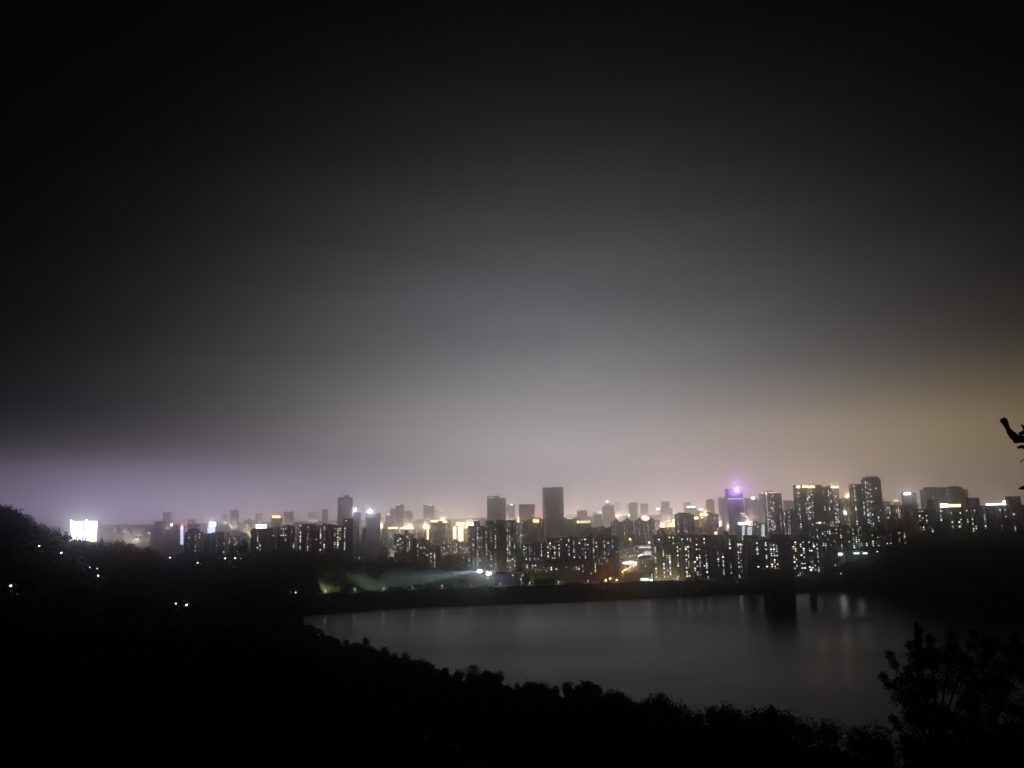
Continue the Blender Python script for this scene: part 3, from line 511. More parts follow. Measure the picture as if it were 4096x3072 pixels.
building('grandstand', 'pale flat canopy stand on columns near the school', 1180, [(2137, 2219, 2318)], 'dark', 2, 'warm', 2330, depth=10, bays=False, extras=[('bar', 'canopy', 2135, 2221, 2298, 2301, ROOF, -.4)] + [('bar', 'column', x, x+2, 2301, 2320, ROOF, -.3) for x in (2139, 2155, 2171, 2187, 2203, 2216)])
# ---- lit quarter by the road
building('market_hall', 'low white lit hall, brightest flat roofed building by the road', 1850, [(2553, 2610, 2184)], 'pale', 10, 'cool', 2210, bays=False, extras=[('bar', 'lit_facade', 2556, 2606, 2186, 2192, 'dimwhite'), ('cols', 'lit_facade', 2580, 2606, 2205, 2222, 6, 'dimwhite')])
building(AB, 'pale low block lit from the junction below, left of the white hall', 1780, [(2478, 2515, 2195), (2515, 2552, 2206)], 'cream', 18, 'warm', 2240)
building(AB, 'pale yellow walled low block right above the glaring junction', 1700, [(2482, 2530, 2217), (2530, 2566, 2222)], 'cream', 14, 'yellow', 2245)
building('shop_row', 'low dark shop row left of the lit yellow wing', 1420, [(2556, 2614, 2228)], 'brown', 16, 'warm', 2280)
building('long_hall', 'long grey shed roof in front of the shop row', 1220, [(2500, 2612, 2292)], 'grey', 4, 'cool', 2315, bays=False, extras=[('bar', 'green_shopfront', 2562, 2594, 2313, 2322, 'greenwhite'), ('bar', 'white_shopfront', 2600, 2616, 2317, 2323, 'white')])
# ---- four domed towers
for (x0, x1, yt), w in zip(((2446, 2487, 2084), (2491, 2533, 2081), (2540, 2582, 2081), (2586, 2628, 2079)), ('leftmost', 'second from left', 'third from left', 'rightmost')):
    c = (x0+x1)/2; building('domed_tower', 'hazy grey tower with small domed cap, %s of four alike' % w, 2000, [(x0, x0+10, yt+4), (x0+10, x1-10, yt), (x1-10, x1, yt+4)], 'grey', 26, 'far', 2150, extras=[('dome', c-8, c+8, yt-9, yt)], group='domed towers in a row', yaw=0)
# ---- far line right of centre
building(OT, 'far tower with pale green sign box on its roof', 3800, [(2374, 2406, 2050)], 'grey', 8, 'far', 2095, bays=False, extras=[('bar', 'sign', 2390, 2406, 2045, 2054, 'greenwhite'), ('bar', 'light_bar', 2375, 2388, 2054, 2056, 'greenwhite')])
building(OT, 'far hazy tower tipped by a white pointed beacon', 4200, [(2411, 2422, 2024), (2422, 2440, 2012), (2440, 2458, 2020)], 'grey', 8, 'far', 2090, bays=False, extras=[('spire', 2430, 2001, 2012, 6, 'white')])
building(OT, 'far flat haze tower, left of a slightly shorter one', 4600, [(2518, 2550, 2010)], 'grey', 5, 'far', 2085, bays=False)
building(OT, 'far flat haze tower, the shorter right neighbour', 4700, [(2563, 2591, 2015)], 'grey', 4, 'far', 2085, bays=False)
building('long_hall', 'far building with a glaring white rooftop sign in the haze', 3900, [(2640, 2690, 2033)], 'grey', 10, 'far', 2085, bays=False, extras=[('bar', 'sign', 2655, 2671, 2019, 2029, 'white', 'roof'), ('bar', 'sign', 2627, 2641, 2033, 2038, 'white', 'roof'), ('light', 2662, 2018, -10, 22000, (.95, .97, 1))])
building('long_hall', 'far building carrying two small white signs side by side', 3800, [(2742, 2786, 2031)], 'grey', 9, 'far', 2085, bays=False, extras=[('bar', 'sign', 2748, 2762, 2025, 2030, 'white', 'roof'), ('bar', 'sign', 2768, 2780, 2025, 2030, 'white', 'roof')])
building('long_hall', 'far building with a slanting row of white lights', 3400, [(2780, 2815, 2041)], 'grey', 8, 'far', 2080, bays=False, extras=[('bar', 'sign', 2797, 2811, 2036, 2040, 'white', 'roof')])
building(OT, 'hazy tower with pink red sign at its left shoulder', 3300, [(2826, 2856, 2000)], 'grey', 4, 'far', 2050, bays=False, extras=[('bar', 'red_sign', 2808, 2825, 2006, 2011, 'pink', 1.0), ('dome', 2832, 2850, 1995, 2000)])
building(OT, 'dim wide haze tower just left of the purple topped tower', 3600, [(2874, 2910, 1991)], 'lilac', 3, 'far', 2050, bays=False, extras=[('bar', 'red_strip', 2866, 2877, 2050, 2053, 'pink')])
building(OT, 'tapering tower with a magenta beacon glowing purple into the haze', 2500, [(2912, 2969, 1955)], 'glass', 16, 'cool', 2110, bays=False, taper=.10, depth=40, extras=[('cols', 'light_band', 2909, 2972, 1994, 1997, 9, 'soft'), ('lamp', 2945, 1960, 5.4, 'magenta', 90000, (.50, .22, 1)), ('bar', 'light_bar', 2960, 2978, 2052, 2055, 'soft', -2.5), ('bar', 'lit_panel', 2961, 2979, 2056, 2084, 'faint', -.8), ('light', 2942, 1952, -20, 70000, (.5, .22, 1))], yaw=0)
building(AB, 'dark square block with cool windows in front of gold crowned building', 1700, [(2705, 2716, 2058), (2716, 2764, 2054), (2764, 2777, 2060)], 'dark', 30, 'cool', 2135, roofs=[(2720, 2738, 2051)])
building('domed_hall', 'small hall with a glowing orange curved roof', 2300, [(2676, 2708, 2107)], 'brown', 0, bays=False, extras=[('dome', 2677, 2711, 2095, 2107, 'orange'), ('light', 2690, 2094, -12, 5000, (1, .5, .2))])
building(OT, 'building with a jagged gold lit crown behind the dark square block', 2100, [(2798, 2836, 2064)], 'cream', 26, 'warm', 2135, extras=[('cols', 'gold_crown', 2799, 2835, 2053, 2063, 6, 'gold'), ('bar', 'gold_sign', 2804, 2812, 2069, 2072, 'gold'), ('light', 2816, 2048, -12, 20000, (1, .72, .4))])
building(OT, 'narrow block under a gold sign, left of the jagged gold crown', 2100, [(2774, 2796, 2070)], 'cream', 8, 'warm', 2135, bays=False, extras=[('bar', 'gold_sign', 2775, 2793, 2068, 2076, 'gold'), ('bar', 'lit_panel', 2788, 2797, 2110, 2138, 'gold')])
building(AB, 'brown tower with bright strip, immediately left of the purple topped tower', 1900, [(2836, 2851, 2050), (2851, 2874, 2058)], 'brown', 24, 'warm', 2135, extras=[('bar', 'lit_panel', 2858, 2868, 2128, 2137, 'gold')])
building('long_hall', 'flat lit terrace building between the hill and dark square block', 2000, [(2640, 2682, 2120)], 'grey', 20, 'cool', 2140, bays=False)
building('office_block', 'white trimmed low office in front of gold crowned building', 1850, [(2780, 2810, 2112)], 'pale', 8, 'cool', 2140, bays=False)
# ---- near estate behind the dam
building(AB, 'wide dark estate block with two roof huts, behind the yellow lit wings', 1300, [(2616, 2700, 2143), (2700, 2790, 2142), (2790, 2870, 2142), (2870, 2946, 2142)], 'dark', 92, 'res', 2300, roofs=[(2650, 2664, 2126), (2897, 2912, 2126)], wsize=1.2)
building(AB, 'front estate block with yellow lit wings and deep dark recesses', 1190, [(2612, 2644, 2181), (2644, 2660, 2184), (2660, 2684, 2181), (2684, 2726, 2180), (2726, 2770, 2182)], 'cream', 76, 'yellow', 2318, wsize=1.2, extras=[('light', 2615, 2330, -14, 5200, (1, .82, .35)), ('light', 2650, 2325, -14, 5200, (1, .82, .35)), ('light', 2700, 2320, -14, 3800, (1, .86, .5))])
building(AB, 'dark green grey block at right of the yellow lit wings', 1180, [(2772, 2830, 2188), (2830, 2900, 2192)], 'dark', 58, 'yellow', 2310, wsize=1.2)
building(AB, 'narrow navy block with orange lit top windows', 1190, [(2946, 2984, 2165)], 'navy', 16, 'cool', 2290, extras=[('cols', 'roof_window', 2952, 2982, 2176, 2181, 5, 'goldsoft')])
building(AB, 'long black block with square roof huts and scattered bright windows', 1150, [(2984, 3090, 2163), (3090, 3200, 2162), (3200, 3284, 2162)], 'black', 96, 'yellow', 2300, roofs=[(2984, 3033, 2143), (3090, 3128, 2141), (3128, 3166, 2140), (3198, 3243, 2140)], wsize=1.25, extras=[('bar', 'pale_tank', 3037, 3061, 2148, 2162, mat('pale_tank_paint', (.5, .7, .68), .6), 4.0)])
# ---- right towers
building('office_block', 'lilac grey building with a long white sign along its top', 1650, [(2951, 2988, 2088)], 'lilac', 4, 'cool', 2150, bays=False, extras=[('bar', 'sign', 2953, 2986, 2090, 2098, 'white'), ('rows', 'lit_stairwell', 2969, 2979, 2102, 2160, 12, 'floor')])
building('office_block', 'office with stacked brilliant white window rows, right of long white sign', 1700, [(2988, 3017, 2105), (3017, 3034, 2086)], 'lilac', 10, 'cool', 2150, bays=False, extras=[('rows', 'lit_floor', 2990, 3008, 2108, 2140, 7, 'floor')])
building('office_block', 'narrow office with a bright white stair column', 1720, [(3040, 3066, 2094)], 'lilac', 6, 'cool', 2150, bays=False, extras=[('rows', 'lit_stairwell', 3046, 3058, 2098, 2146, 11, 'floor')])
building(OT, 'hazy lilac tower with one small white sign, right of purple beacon', 3400, [(2981, 3030, 1993), (3030, 3040, 2001)], 'lilac', 10, 'far', 2080, bays=False, extras=[('bar', 'sign', 3005, 3019, 1989, 1996, 'white')])
building(OT, 'far tower with pale blue sign behind the light edged tower', 3300, [(3040, 3076, 1975)], 'lilac', 3, 'far', 2060, bays=False, extras=[('bar', 'sign', 3047, 3060, 1969, 1974, 'soft')])
building(AB, 'tall tower with a string of lights up its left edge', 2000, [(3063, 3102, 1967), (3102, 3127, 1974)], 'brown', 84, 'cool', 2135, wsize=1.3, roofs=[(3083, 3090, 1963)], extras=[('dots', 3064, 1970, 3078, 2120, 20, 'dot'), ('bar', 'gold_corner', 3062, 3066, 1968, 1979, 'gold'), ('cols', 'gold_crown', 3074, 3106, 1967, 1972, 4, 'goldsoft')])
building(AB, 'hazy pale block with dense windows between two tall brown towers', 2000, [(3136, 3160, 2046), (3160, 3194, 2040)], 'lilac', 58, 'far', 2140, wsize=1.1)
building(OT, 'faint haze tower between light edged tower and gold crowned tower', 3500, [(3135, 3180, 2002)], 'lilac', 2, 'far', 2050, bays=False)
building(AB, 'broad tall tower with a bright gold crown, left of its twin', 1900, [(3184, 3262, 1941), (3262, 3288, 1941)], 'brown', 104, 'cool', 2130, wsize=1.4, extras=[('bar', 'gold_crown', 3186, 3200, 1943, 1952, 'gold', -.6), ('cols', 'gold_crown', 3209, 3259, 1942, 1951, 8, 'gold'), ('light', 3225, 1938, 12, 20000, (1, .75, .4))], depth=24)
building(AB, 'narrower tall tower with gold crown on its right half', 1920, [(3290, 3318, 1949), (3318, 3353, 1943)], 'brown', 84, 'cool', 2110, wsize=1.4, extras=[('cols', 'gold_crown', 3323, 3352, 1943, 1952, 6, 'gold'), ('light', 3338, 1940, 12, 12000, (1, .75, .4))], depth=22)
building(OT, 'hazy tower wearing a gold coronet with flame like points', 2000, [(3380, 3414, 1992), (3362, 3380, 1996)], 'cream', 40, 'warm', 2105, extras=[('bar', 'gold_eave', 3382, 3416, 1986, 1990, 'gold', -.6), ('cols', 'gold_coronet', 3392, 3410, 1974, 1985, 4, 'gold'), ('lamp', 3381, 2051, 4.4, 'white'), ('light', 3398, 1982, 10, 24000, (1, .7, .35))])
building(AB, 'dark green block with white flare below the gold crowned towers', 1420, [(3244, 3302, 2082)], 'green', 30, 'cool', 2160, extras=[('bar', 'sign', 3272, 3284, 2088, 2094, 'soft')])
building(AB, 'green grey ribbed block in front of gold crowned twins', 1270, [(3286, 3340, 2112), (3340, 3384, 2110)], 'green', 60, 'res', 2195)
building(AB, 'green grey block right of the ribbed one, above lit canopy', 1250, [(3384, 3430, 2108), (3430, 3486, 2105)], 'green', 56, 'yellow', 2195, roofs=[(3392, 3402, 2102)])
rt_ = building(AB, 'tall unfinished tower with scaffold and crane stub on top', 1850, [(3409, 3458, 1937), (3458, 3521, 1920)], 'dark', 104, 'cool', 2110, wsize=1.4, depth=24, extras=[('spire', 3474, 1893, 1908, 1.0, 'roof'), ('spire', 3500, 1902, 1912, .8, 'roof')] , roofs=[(3462, 3490, 1909), (3480, 3512, 1906), (3496, 3520, 1912)], rcol='dark')
building('canopy', 'flat green lit canopy above the trees at right', 1130, [(3380, 3474, 2212)], 'green', 0, bays=False, depth=20, extras=[('bar', 'canopy_edge', 3378, 3476, 2202, 2205, mat('canopy_white', (.5, .55, .5), .6), -2.5), ('bar', 'lit_soffit', 3414, 3436, 2210, 2216, 'greenwhite', -.5), ('bar', 'lit_soffit', 3450, 3468, 2210, 2216, 'greenwhite', -.5), ('bar', 'sign', 3354, 3368, 2213, 2220, 'white', -1.0), ('light', 3420, 2209, -9, 500, (.7, 1, .8))])
building(OT, 'hazy grey block with little mast, right of unfinished tower', 2900, [(3528, 3564, 2006)], 'lilac', 8, 'warm', 2100, bays=False, extras=[('spire', 3540, 1992, 2006, 2.0, 'roof'), ('bar', 'sign', 3576, 3594, 2000, 2004, 'yellow', 1.0)])
building(OT, 'hazy tower with glaring white sign and dotted light columns', 2400, [(3614, 3664, 1972)], 'lilac', 6, 'far', 2060, bays=False, extras=[('bar', 'sign', 3616, 3642, 1971, 1979, 'white'), ('dots', 3650, 1976, 3656, 2030, 9, 'dimwhite'), ('dots', 3661, 1976, 3668, 2030, 9, 'dimwhite'), ('light', 3630, 1968, -10, 12000, (.95, .95, 1))])
building(AB, 'brown block crowded with bright gold windows near the right', 1900, [(3542, 3580, 2026), (3580, 3612, 2022)], 'brown', 66, 'warm', 2076, wsize=1.25, roofs=[(3565, 3580, 2020)])
building(AB, 'plain hazy slab against left end of the black slab', 1700, [(3617, 3676, 2022)], 'lilac', 6, 'dim', 2120)
building(AB, 'wide curved hazy apartment tower above the black slab', 2200, [(3698, 3712, 1960), (3712, 3745, 1950), (3745, 3800, 1951), (3800, 3848, 1949), (3848, 3868, 1958)], 'lilac', 26, 'warm', 2020, roofs=[(3808, 3838, 1945)], wsize=1.15, extras=[('lamp', 3836, 1944, 1.2, 'red')], depth=26)
building(AB, 'dark low block with two roof huts and one yellow stairwell', 1190, [(3482, 3626, 2125)], 'black', 32, 'yellow', 2190, roofs=[(3514, 3546, 2103), (3594, 3625, 2103)], depth=14)
building(AB, 'large black slab with three square roof huts at far right', 1080, [(3674, 3790, 2038), (3790, 3930, 2031), (3930, 4140, 2024)], 'black', 74, 'res', 2132, roofs=[(3724, 3758, 2000), (3884, 3924, 1992), (4043, 4090, 1986)], wsize=1.08, yaw=0, depth=16)
building('signboard', 'long white and amber illuminated board behind the black slab roof', 1130, [(3762, 3842, 2034)], 'dark', 0, depth=3, bays=False, yaw=0, extras=[('bar', 'white_panel', 3763, 3790, 2016, 2030, 'white', 1.0), ('cols', 'amber_panel', 3791, 3842, 2016, 2028, 8, 'yellow')])
building('signboard', 'thin white light line on roof near the right edge', 1130, [(3945, 4045, 2026)], 'dark', 0, depth=3, bays=False, yaw=0, extras=[('bar', 'light_line', 3946, 4040, 2014, 2019, 'white', 1.0), ('bar', 'white_panel', 4014, 4032, 2003, 2010, 'white', 1.2)])

# far low city in the glow: too faint to tell apart
for i in range(104):
    px = random.uniform(660, 3680) if i < 90 else random.uniform(440, 640); D = random.uniform(2900, 6200) if i < 90 else random.uniform(2500, 4200); hh = (random.uniform(24, 88) if random.random() < .75 else random.uniform(80, 130)) if i < 90 else random.uniform(18, 45)
    w = random.uniform(16, 60)*F/D/2; yt = 2008 - (px-2048)*ROLL + F*(130-hh)/D
    if 2690 < px < 2990: yt += 12
    gy = 2008 - (px-2048)*ROLL + F*115/D; ex = [('light', px+w*f_, gy, -18, (1.05e5 if px > 1500 else 3.2e4 if i < 90 else 5e3), (1, .78, .60)) for f_ in (-.7, .7)]  # unseen ground lights added in front of each block to brighten the haze
    if random.random() < (.55 if px > 1650 else .28):
        g_ = random.choice(('gold', 'goldsoft', 'white', 'soft', 'goldsoft', 'pink')); a = random.uniform(-.8, .2)*w
        if px < 1650: g_ = random.choice(('goldsoft', 'soft', 'dimwhite', 'pink'))
        ex.append(('light', px, yt-7, -16, 5e3 if px > 1650 else 2e3 if i < 90 else 1e3, (1, .74, .5) if 'gold' in g_ or g_ == 'pink' else (.95, .95, 1))); ex.append(('bar', 'sign', px+a, px+a+w*random.uniform(.25, .7), yt-1.0, yt+2.2, g_))
    building('distant_block', 'faint distant block half lost in the glowing haze of the far city', D, [(px-w, px+w, yt)], random.choice(('grey', 'lilac', 'pale', 'cream')), random.randint(5, 12), 'far', 2165, bays=False, extras=ex, group='distant blocks in the haze', wsize=1.35)

# hazy wooded hill behind the road
v = []; f = []; n = 40
for i in range(n+1):
    px = 2290 + 430*i/n; hgt = np.interp(px, [2290, 2330, 2380, 2445, 2520, 2600, 2650, 2690, 2720], [0, 52, 60, 58, 40, 46, 56, 40, 0]) + 2.5*math.sin(i*1.3)+1.6*math.sin(i*2.9)
    for y_, k in ((2060, 0), (2100, .7), (2150, 1), (2260, .6), (2340, 0)): p = P(px, 2100, 2150); v.append((p.x, y_, -11 + max(0, hgt)*k))
for i in range(n):
    for j in range(4): f.append((i*5+j, i*5+5+j, i*5+6+j, i*5+1+j))
tag(obj('hill', mesh('hill', v, f), mat('hill_wood', (.04, .05, .03), .95, .4, .08)), kind='structure')

# ------------------------------------------------------------------ lamps
POLE = mat('galvanised_steel', (.35, .36, .37), .5, .15, 2, .6)
LHEAD = glow('lamp_head_white', (.92, 1, .95), 9); LTUBE = glow('lamp_tube_white', (.9, 1, .96), 1.8)
def post_lamp(name, label, base, h, head_r, power, colr, group, hm=LHEAD, tube=True, arm=0):
    rz = empty(name, base); tag(rz, label, 'street lamp', group)
    MB().tube([(0, 0, -.6), (0, 0, h*.45), (0, 0, h*.7)], [.12, .10, .08], 7).build('pole', POLE, rz)
    if tube: MB().tube([(0, 0, h*.45), (0, 0, h)], [.17, .17], 8).build('light_tube', LTUBE, rz)
    hd = MB().lathe([(a, z) for a, z in globe(head_r, 6)], 9).build('lamp_head', hm, rz, (arm, 0, h+head_r*.6))
    MB().lathe([(head_r*1.15, head_r*.55), (head_r*1.2, head_r*.75), (head_r*.3, head_r*1.15)], 9).build('cap', POLE, hd)
    if power: lamp_or_added_light(rz, (arm, -.8, h-.2), colr, power, .3)
    return rz
ORD = ['first', 'second', 'third', 'fourth', 'fifth', 'sixth', 'seventh', 'eighth', 'ninth', 'tenth', 'eleventh', 'twelfth', 'thirteenth', 'fourteenth', 'fifteenth', 'sixteenth', 'seventeenth']
DL = [1299, 1417, 1533, 1649, 1767, 1883, 2001, 2118, 2235, 2354, 2473, 2592, 2715, 2837, 2962, 3085, 3207]
for i, px in enumerate(DL):
    c_ = G(px, np.interp(px, *zip(*CE)), DZ)
    post_lamp('path_lamp', 'slim white post lamp on the dam path, %s from the left end' % ORD[i], (c_.x, c_.y+4.6, DZ), 3.9, .22, 100, (.88, 1, .92), 'lamps along the dam path')
HL = [(157, 2183, 'white lamp high on the left hill, nearest the skyline', 1.0), (245, 2211, 'white lamp on the left hill below the bright screens', 1.1), (359, 2268, 'faint lamp on dark hill, left of a fainter one', .5), (389, 2273, 'faintest lamp on the dark hill, just above a bright one', .4),
      (393, 2301, 'bright lamp low on the dark hill under two faint ones', .9), (43, 2341, 'lone white lamp near the left edge of the picture', 1.0), (680, 2231, 'white lamp in the gap where the hill skyline dips', 1.0), (791, 2251, 'small dim lamp below the leftmost dark block', .7),
      (900, 2233, 'left lamp of three level ones under the dark blocks', .9), (940, 2233, 'middle lamp of three level ones under the dark blocks', .9), (963, 2233, 'dim right lamp of three level ones under the dark blocks', .5),
      (703, 2412, 'smaller left lamp of the lowest pair on the black slope', .7), (747, 2418, 'brighter right lamp of the lowest pair on the black slope', 1.1), (1183, 2369, 'lone lamp on the shore left of the dam', .7)]
for px, py, lab, s in HL:
    p = hit(px, py, 10.0); d_ = p.length/900.0
    gz = float(terrain(p.x, p.y)); post_lamp('hill_lamp', lab, (p.x, p.y, gz), p.z-gz-.4, .68*s*max(.6, d_), 0, (1, 1, 1), 'lamps on the dark hill', tube=False)
for px, py, lab, s in ((3239, 2267, 'small white lamp on the dark right shore', .6), (3363, 2294, 'lone lamp on the right wooded shore', .6), (3341, 2261, 'dim lamp beside the wooded shore under the canopy', .5), (3509, 2206, 'pale lamp at the top edge of the right wooded hill', .6)):
    p = hit(px, py, 9.0); gz = float(terrain(p.x, p.y)); post_lamp('shore_lamp', lab, (p.x, p.y, gz), max(3, p.z-gz-.4), .8*s, 0, (1, 1, 1), 'lamps on the right shore', tube=False)
p = G(3198, 2308, DZ); post_lamp('path_lamp', 'blue lamp at the right end of the dam', (p.x, p.y+3, DZ), 1.6, .7, 60, (.3, .35, 1), None, GL['blue'], False)
for i in range(40):  # lamps scattered at random, added to light tower facades and low haze
    px = random.uniform(1500, 3480); D = random.uniform(1500, 2800); p = P(px, 2100, D); h = random.uniform(10, 18); w_ = random.random() < .5
    post_lamp('added_street_lamp', 'added street lamp lighting facades and haze between the city blocks', (p.x, D, ZB), h, .8, 22000, (1, .78, .5) if w_ else (.9, .95, 1), 'added street lamps in the city', GL['gold'] if w_ else GL['white'], False)
# orange road with its lamps
ROAD = [(2405, 2334), (2440, 2320), (2490, 2296), (2520, 2281), (2548, 2264), (2562, 2250), (2575, 2225)]
v = []
for px, py in ROAD: p = G(px, py, ZB+.02); v += [(p.x-8, p.y, ZB+.02), (p.x+8, p.y, ZB+.02)]
tag(obj('road', mesh('road', v, [(2*i, 2*i+1, 2*i+3, 2*i+2) for i in range(len(ROAD)-1)]), mat('asphalt', (.05, .05, .05), .85, .2, .3)), kind='structure')
RL = [(2423, 2322), (2441, 2316), (2447, 2309), (2466, 2322), (2490, 2293), (2499, 2287), (2509, 2284), (2519, 2278), (2535, 2269), (2544, 2264)]
for i, (px, py) in enumerate(RL):
    D = np.interp(py, [2264, 2322], [1540, 1240]); p = P(px, py, D); big = px in (2441, 2499, 2544, 2423)
    post_lamp('road_lamp', 'orange sodium lamp along the road, %s from its near end' % ORD[i], (p.x, p.y, ZB), max(4, p.z-ZB), 1.15 if big else .75, 4200 if i % 2 == 0 else 0, (1, .45, .12), 'orange lamps along the road', GL['street'], False)
# glaring junction: lit sign front and two tall lamps
building('petrol_station', 'dazzling white lit forecourt at the end of the orange road', 1620, [(2490, 2546, 2248)], 'pale', 0, bays=False, depth=14, yaw=0, extras=[('bar', 'lit_front', 2492, 2544, 2249, 2261, glow('forecourt_white', (1, .93, .78), 11), -.6), ('bar', 'canopy', 2486, 2549, 2245, 2249, ROOF, -1.5), ('light', 2518, 2254, -14, 26000, (1, .85, .6))])
for px, py, D, r_, gm, pw, colr, lab in ((2567, 2232, 1600, 2.6, 'amber', 16000, (1, .85, .4), 'large yellow flare lamp beside the glaring forecourt'), (2520, 2158, 1900, 1.7, 'street', 5000, (1, .6, .3), 'tall orange mast lamp below the domed towers'), (2597, 2171, 1850, 1.7, 'white', 8000, (1, .95, .85), 'tall white mast lamp above the white hall'), (1437, 2234, 1300, .9, 'gold', 0, (1, 1, 1), 'small warm lamp among dark trees under the slim tower'), (1500, 2273, 1290, .6, 'soft', 0, (1, 1, 1), 'tiny lamp on dark slope above the net fence')):
    p = P(px, py, D); gz = max(ZB, float(terrain(p.x, p.y)) if D < 1400 else ZB); post_lamp('mast_lamp', lab, (p.x, p.y, gz), max(3, p.z-gz), r_, pw, colr, None, GL[gm], False)

# ------------------------------------------------------------------ driving range: turf, net fence, floodlights, bushes
a = [G(1215, 2352, ZB+.05), G(1880, 2352, ZB+.05)]
tag(obj('turf', mesh('turf', [(G(1200, 2330, ZB).x, 1120, ZB+.05), (G(1990, 2330, ZB).x, 1120, ZB+.05), (G(1990, 2330, ZB).x, 1420, ZB+.05), (G(1200, 2330, ZB).x, 1420, ZB+.05)], [(0, 1, 2, 3)]), mat('lit_turf', (.05, .08, .03), .9, .4, .06)), kind='structure')
rz = empty('net_fence', (P(1520, 2330, 1225).x, 1225, ZB)); tag(rz, 'tall green net fence on slim posts behind the dam', 'fence')
NETM = bpy.data.materials.new('green_net'); NETM.use_nodes = True; t = NETM.node_tree; b = t.nodes['Principled BSDF']; b.inputs['Base Color'].default_value = (.10, .15, .12, 1); b.inputs['Roughness'].default_value = .9
q_ = t.nodes.new('ShaderNodeBsdfTransparent'); mx = t.nodes.new('ShaderNodeMixShader'); mx.inputs[0].default_value = .22; t.links.new(q_.outputs[0], mx.inputs[1]); t.links.new(b.outputs[0], mx.inputs[2]); t.links.new(mx.outputs[0], t.nodes['Material Output'].inputs[0])
PX = [1277, 1318, 1358, 1396, 1429, 1464, 1499, 1534, 1564, 1610, 1652, 1693, 1736, 1780, 1826]; PT = [2323, 2316, 2311, 2307, 2303, 2300, 2297, 2296, 2296, 2296, 2297, 2298, 2299, 2300, 2301]
tops = []
for px, py in zip(PX, PT):
    p = P(px, py, 1225) - rz.location; tops.append(p); MB().tube([(p.x, 0, -.3), (p.x, 0, p.z)], [.32, .26], 6).build('post', POLE, rz)
v = []; 
for p in tops: v += [(p.x, .35, 1), (p.x, .35, p.z-.3)]
obj('net', mesh('net', v, [(2*i, 2*i+2, 2*i+3, 2*i+1) for i in range(len(tops)-1)]), NETM, rz)
FLOOD = glow('floodlight_white', (.93, .98, 1), 40)
def floodmast(px, py, lab, D, spot):
    p = P(px, py, D); rz = empty('floodlight_mast', (p.x, p.y, ZB)); tag(rz, lab, 'floodlight', 'floodlight masts'); h = p.z-ZB
    MB().tube([(0, 0, -.5), (0, 0, h*.5), (0, 0, h+.5)], [.45, .36, .24], 8).build('pole', POLE, rz)
    MB().box(-2.4, 2.4, -.25, .1, h-.6, h-.3).box(-2.4, 2.4, -.25, .1, h+.6, h+.9).build('crossbar', POLE, rz)
    for i in range(3):
        MB().lathe([(a_, z_) for a_, z_ in globe(1.7, 6)], 10).build('floodlight', FLOOD, rz, ((i-1)*1.7, -1.2, h+.3))
    if spot:
        o = lamp_or_added_light(rz, (-5.2, -1.5, h+.2), (.80, .94, 1), spot, .8, 'SPOT', spot_size=R(18), spot_blend=1.0); tgt = P(1600, 2322, 1192) - rz.location; d = (tgt - o.location); o.rotation_euler = d.to_track_quat('-Z', 'Y').to_euler()
        o = lamp_or_added_light(rz, (-5.2, -1.5, h-.8), (.82, .96, 1), 1.6e5, .8, 'SPOT', spot_size=R(75), spot_blend=1.0); tgt = P(1560, 2330, 1290) - rz.location; o.rotation_euler = (tgt - o.location).to_track_quat('-Z', 'Y').to_euler()
    lamp_or_added_light(rz, (0, -3.4, h), (.85, .95, 1), 350, 1.0)
floodmast(1919, 2285, 'taller left floodlight mast throwing a beam over the field', 1180, 5.5e6)
floodmast(1955, 2295, 'lower right floodlight mast of the glaring pair', 1170, 0)
p = P(1625, 2292, 1300); rz = empty('canopy', (p.x, p.y, ZB)); tag(rz, 'small range canopy with a single lamp behind the net', 'canopy'); h = p.z-ZB
MB().box(-14, 12, 0, 5, h+.2, h+.6).build('roof', ROOF, rz); MB().lathe(globe(1.0), 8).build('lamp', GL['white'], rz, (0, -.8, h-.6))
for x in (-13, -5, 4, 11): MB().box(x, x+.4, .3, .7, -.5, h+.2).build('column', POLE, rz)
def bush(px0, px1, py, D, m, lab, h):
    a_ = P(px0, py, D); b_ = P(px1, py, D); rz = empty('bush', ((a_.x+b_.x)/2, D, ZB)); tag(rz, lab, 'bush', 'bushes behind the dam path'); w = b_.x-a_.x; cs = []; rr = []
    top = a_.z - ZB
    for k in range(max(5, int(w/3))): x = random.uniform(-w/2, w/2); z = top*random.uniform(.3, .78); cs.append((x, random.uniform(0, 6), z)); rr.append((3.2, 3.0))
    for k in range(int(w/4)+3): x = random.uniform(-w/2, w/2); cs.append((x, random.uniform(-2, 4), top*random.uniform(.1, .5))); rr.append((3.2, 3.2))
    obj('foliage', quads('foliage', leaf_cloud(cs, rr, 130, .55)), m, rz); st_ = MB()
    for k in range(4): x = random.uniform(-w/2.4, w/2.4); st_.tube([(x, 2, -.3), (x+.5, 2, top*.5)], [.2, .08], 5)
    st_.build('stem', BARK, rz); return rz
bb = bush(1268, 1322, 2334, 1150, FOLY, 'bright yellow green bush nearest the left end of the path', 5)
bl = lamp_or_added_light(bb, (12, -24, 17), (.95, 1, .5), 70000, .5, 'SPOT', spot_size=R(125), spot_blend=1.0); bl.rotation_euler = (Vector((0, 2, 3)) - bl.location).to_track_quat('-Z', 'Y').to_euler()  # spot without fixture, added to light the bush from the front
bush(1322, 1400, 2346, 1150, FOLY, 'yellow green bushes next to the brightest bush', 5); bush(1400, 1478, 2350, 1150, FOLY, 'low olive bushes fading rightwards behind the second lamp', 4)
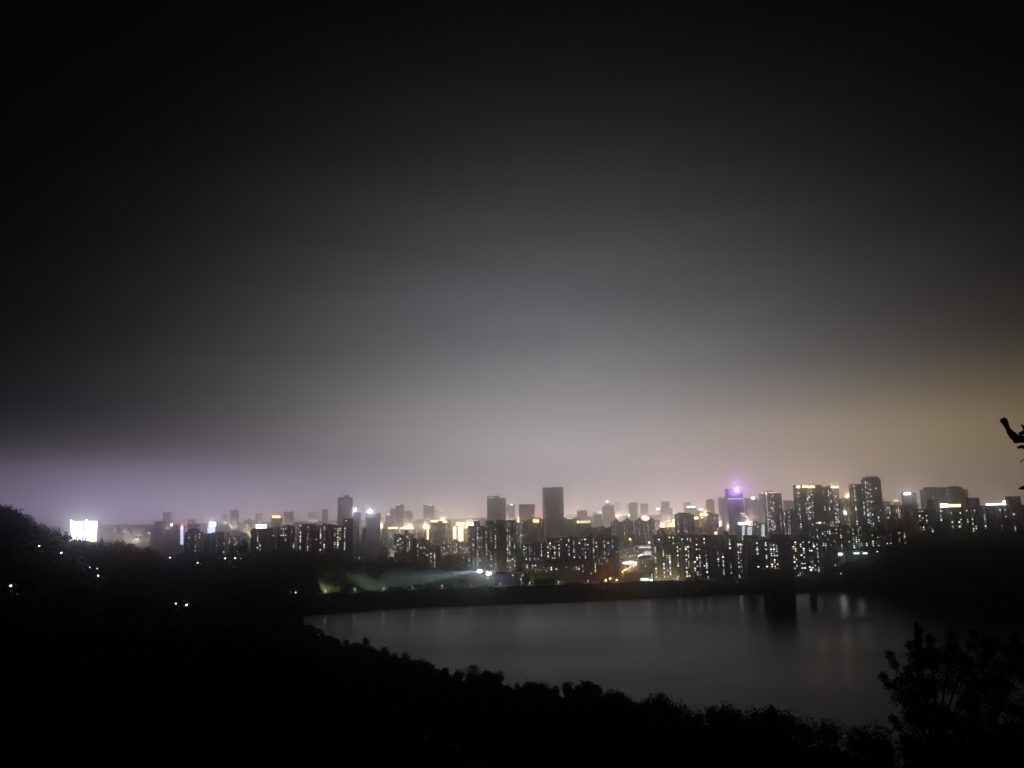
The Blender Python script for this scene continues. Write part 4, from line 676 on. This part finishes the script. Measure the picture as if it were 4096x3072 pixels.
bush(1545, 1620, 2342, 1150, FOLB, 'brownish round bushes between two path lamps', 4); bush(1632, 1690, 2340, 1150, FOLB, 'brownish bush behind the fourth path lamp', 4); bush(1698, 1752, 2338, 1150, FOLY, 'olive green bushes left of the fifth path lamp', 4); bush(1752, 1820, 2336, 1150, FOLB, 'grey brown bushes nearest the floodlit beam', 4)

v = MB(); c_ = P(1745, 2318, 1190); v.lathe([(math.sin(math.pi*i/10)+.001, -math.cos(math.pi*i/10)) for i in range(11)], 20)
ms = v.build('mist', None, None, (c_.x, 1196, 6)); ms.scale = (92, 42, 24); m_ = bpy.data.materials.new('ground_mist'); m_.use_nodes = True; t = m_.node_tree; t.nodes.clear()
pv = t.nodes.new('ShaderNodeVolumePrincipled'); pv.inputs['Color'].default_value = (.95, .97, 1, 1); pv.inputs['Density'].default_value = 1.3e-3; pv.inputs['Anisotropy'].default_value = .35
mo = t.nodes.new('ShaderNodeOutputMaterial'); t.links.new(pv.outputs[0], mo.inputs['Volume']); ms.data.materials.append(m_); tag(ms, 'thin mist glowing in the floodlight beam over the field', 'mist', kind='stuff')

# ------------------------------------------------------------------ intake tower standing in the lake, with its footbridge
D = 895.0; a_ = P(3086, 2390, D); b_ = P(3184, 2390, D); top = P(3135, 2282, D).z
rz = empty('intake_tower', ((a_.x+b_.x)/2, D, 0)); tag(rz, 'black square intake tower standing in the lake', 'water tower'); w = (b_.x-a_.x)/2
ITM = mat('weathered_concrete', (.06, .06, .06), .9, .3, .2)
MB().box(-w, w, 0, 2*w, -6, top-6).build('wall', ITM, rz); MB().box(-w-1.2, w+1.2, -1.2, 2*w+1.2, top-6, top-4.8).build('gallery', ITM, rz); MB().box(-w*.8, w*.8, 2, 2*w-2, top-4.8, top-.8).box(-w*.9, w*.9, 1, 2*w-1, top-.8, top).build('roof', ITM, rz)
for i in range(3): MB().box(-w*.6+i*w*.5, -w*.6+i*w*.5+2.2, -.06, .2, top-13, top-9).build('window', mat('dark_glass', (.02, .02, .025), .2), rz)
e_ = P(3400, 2360, D+120); rz2 = empty('footbridge', (b_.x, D+10, 0)); tag(rz2, 'dark footbridge from intake tower to the right shore', 'bridge'); Lb = e_.x-b_.x
MB().box(1.3, Lb+60, -1.5, 1.5, 13.5, 14.6).build('deck', ITM, rz2); MB().box(1.3, Lb+60, -1.45, -1.35, 14.6, 15.7).build('railing', ITM, rz2)
pp = P(3254, 2390, D+10).x - b_.x; MB().box(pp-3.0, pp+3.0, -1.6, 1.6, -6, 13.5).build('pier', ITM, rz2)

# ------------------------------------------------------------------ haze: one closed box of even, forward-scattering night mist
hb = MB().box(-HALF-100, HALF+100, -600, 6700, -40, 330); hz = hb.build('haze', None); hm = bpy.data.materials.new('night_haze'); hm.use_nodes = True; t = hm.node_tree; t.nodes.clear()
pv = t.nodes.new('ShaderNodeVolumePrincipled'); pv.inputs['Color'].default_value = (.92, .93, .98, 1); pv.inputs['Density'].default_value = HAZE_DENSITY; pv.inputs['Anisotropy'].default_value = HAZE_G
mo = t.nodes.new('ShaderNodeOutputMaterial'); t.links.new(pv.outputs[0], mo.inputs['Volume']); hz.data.materials.append(hm); tag(hz, kind='stuff')
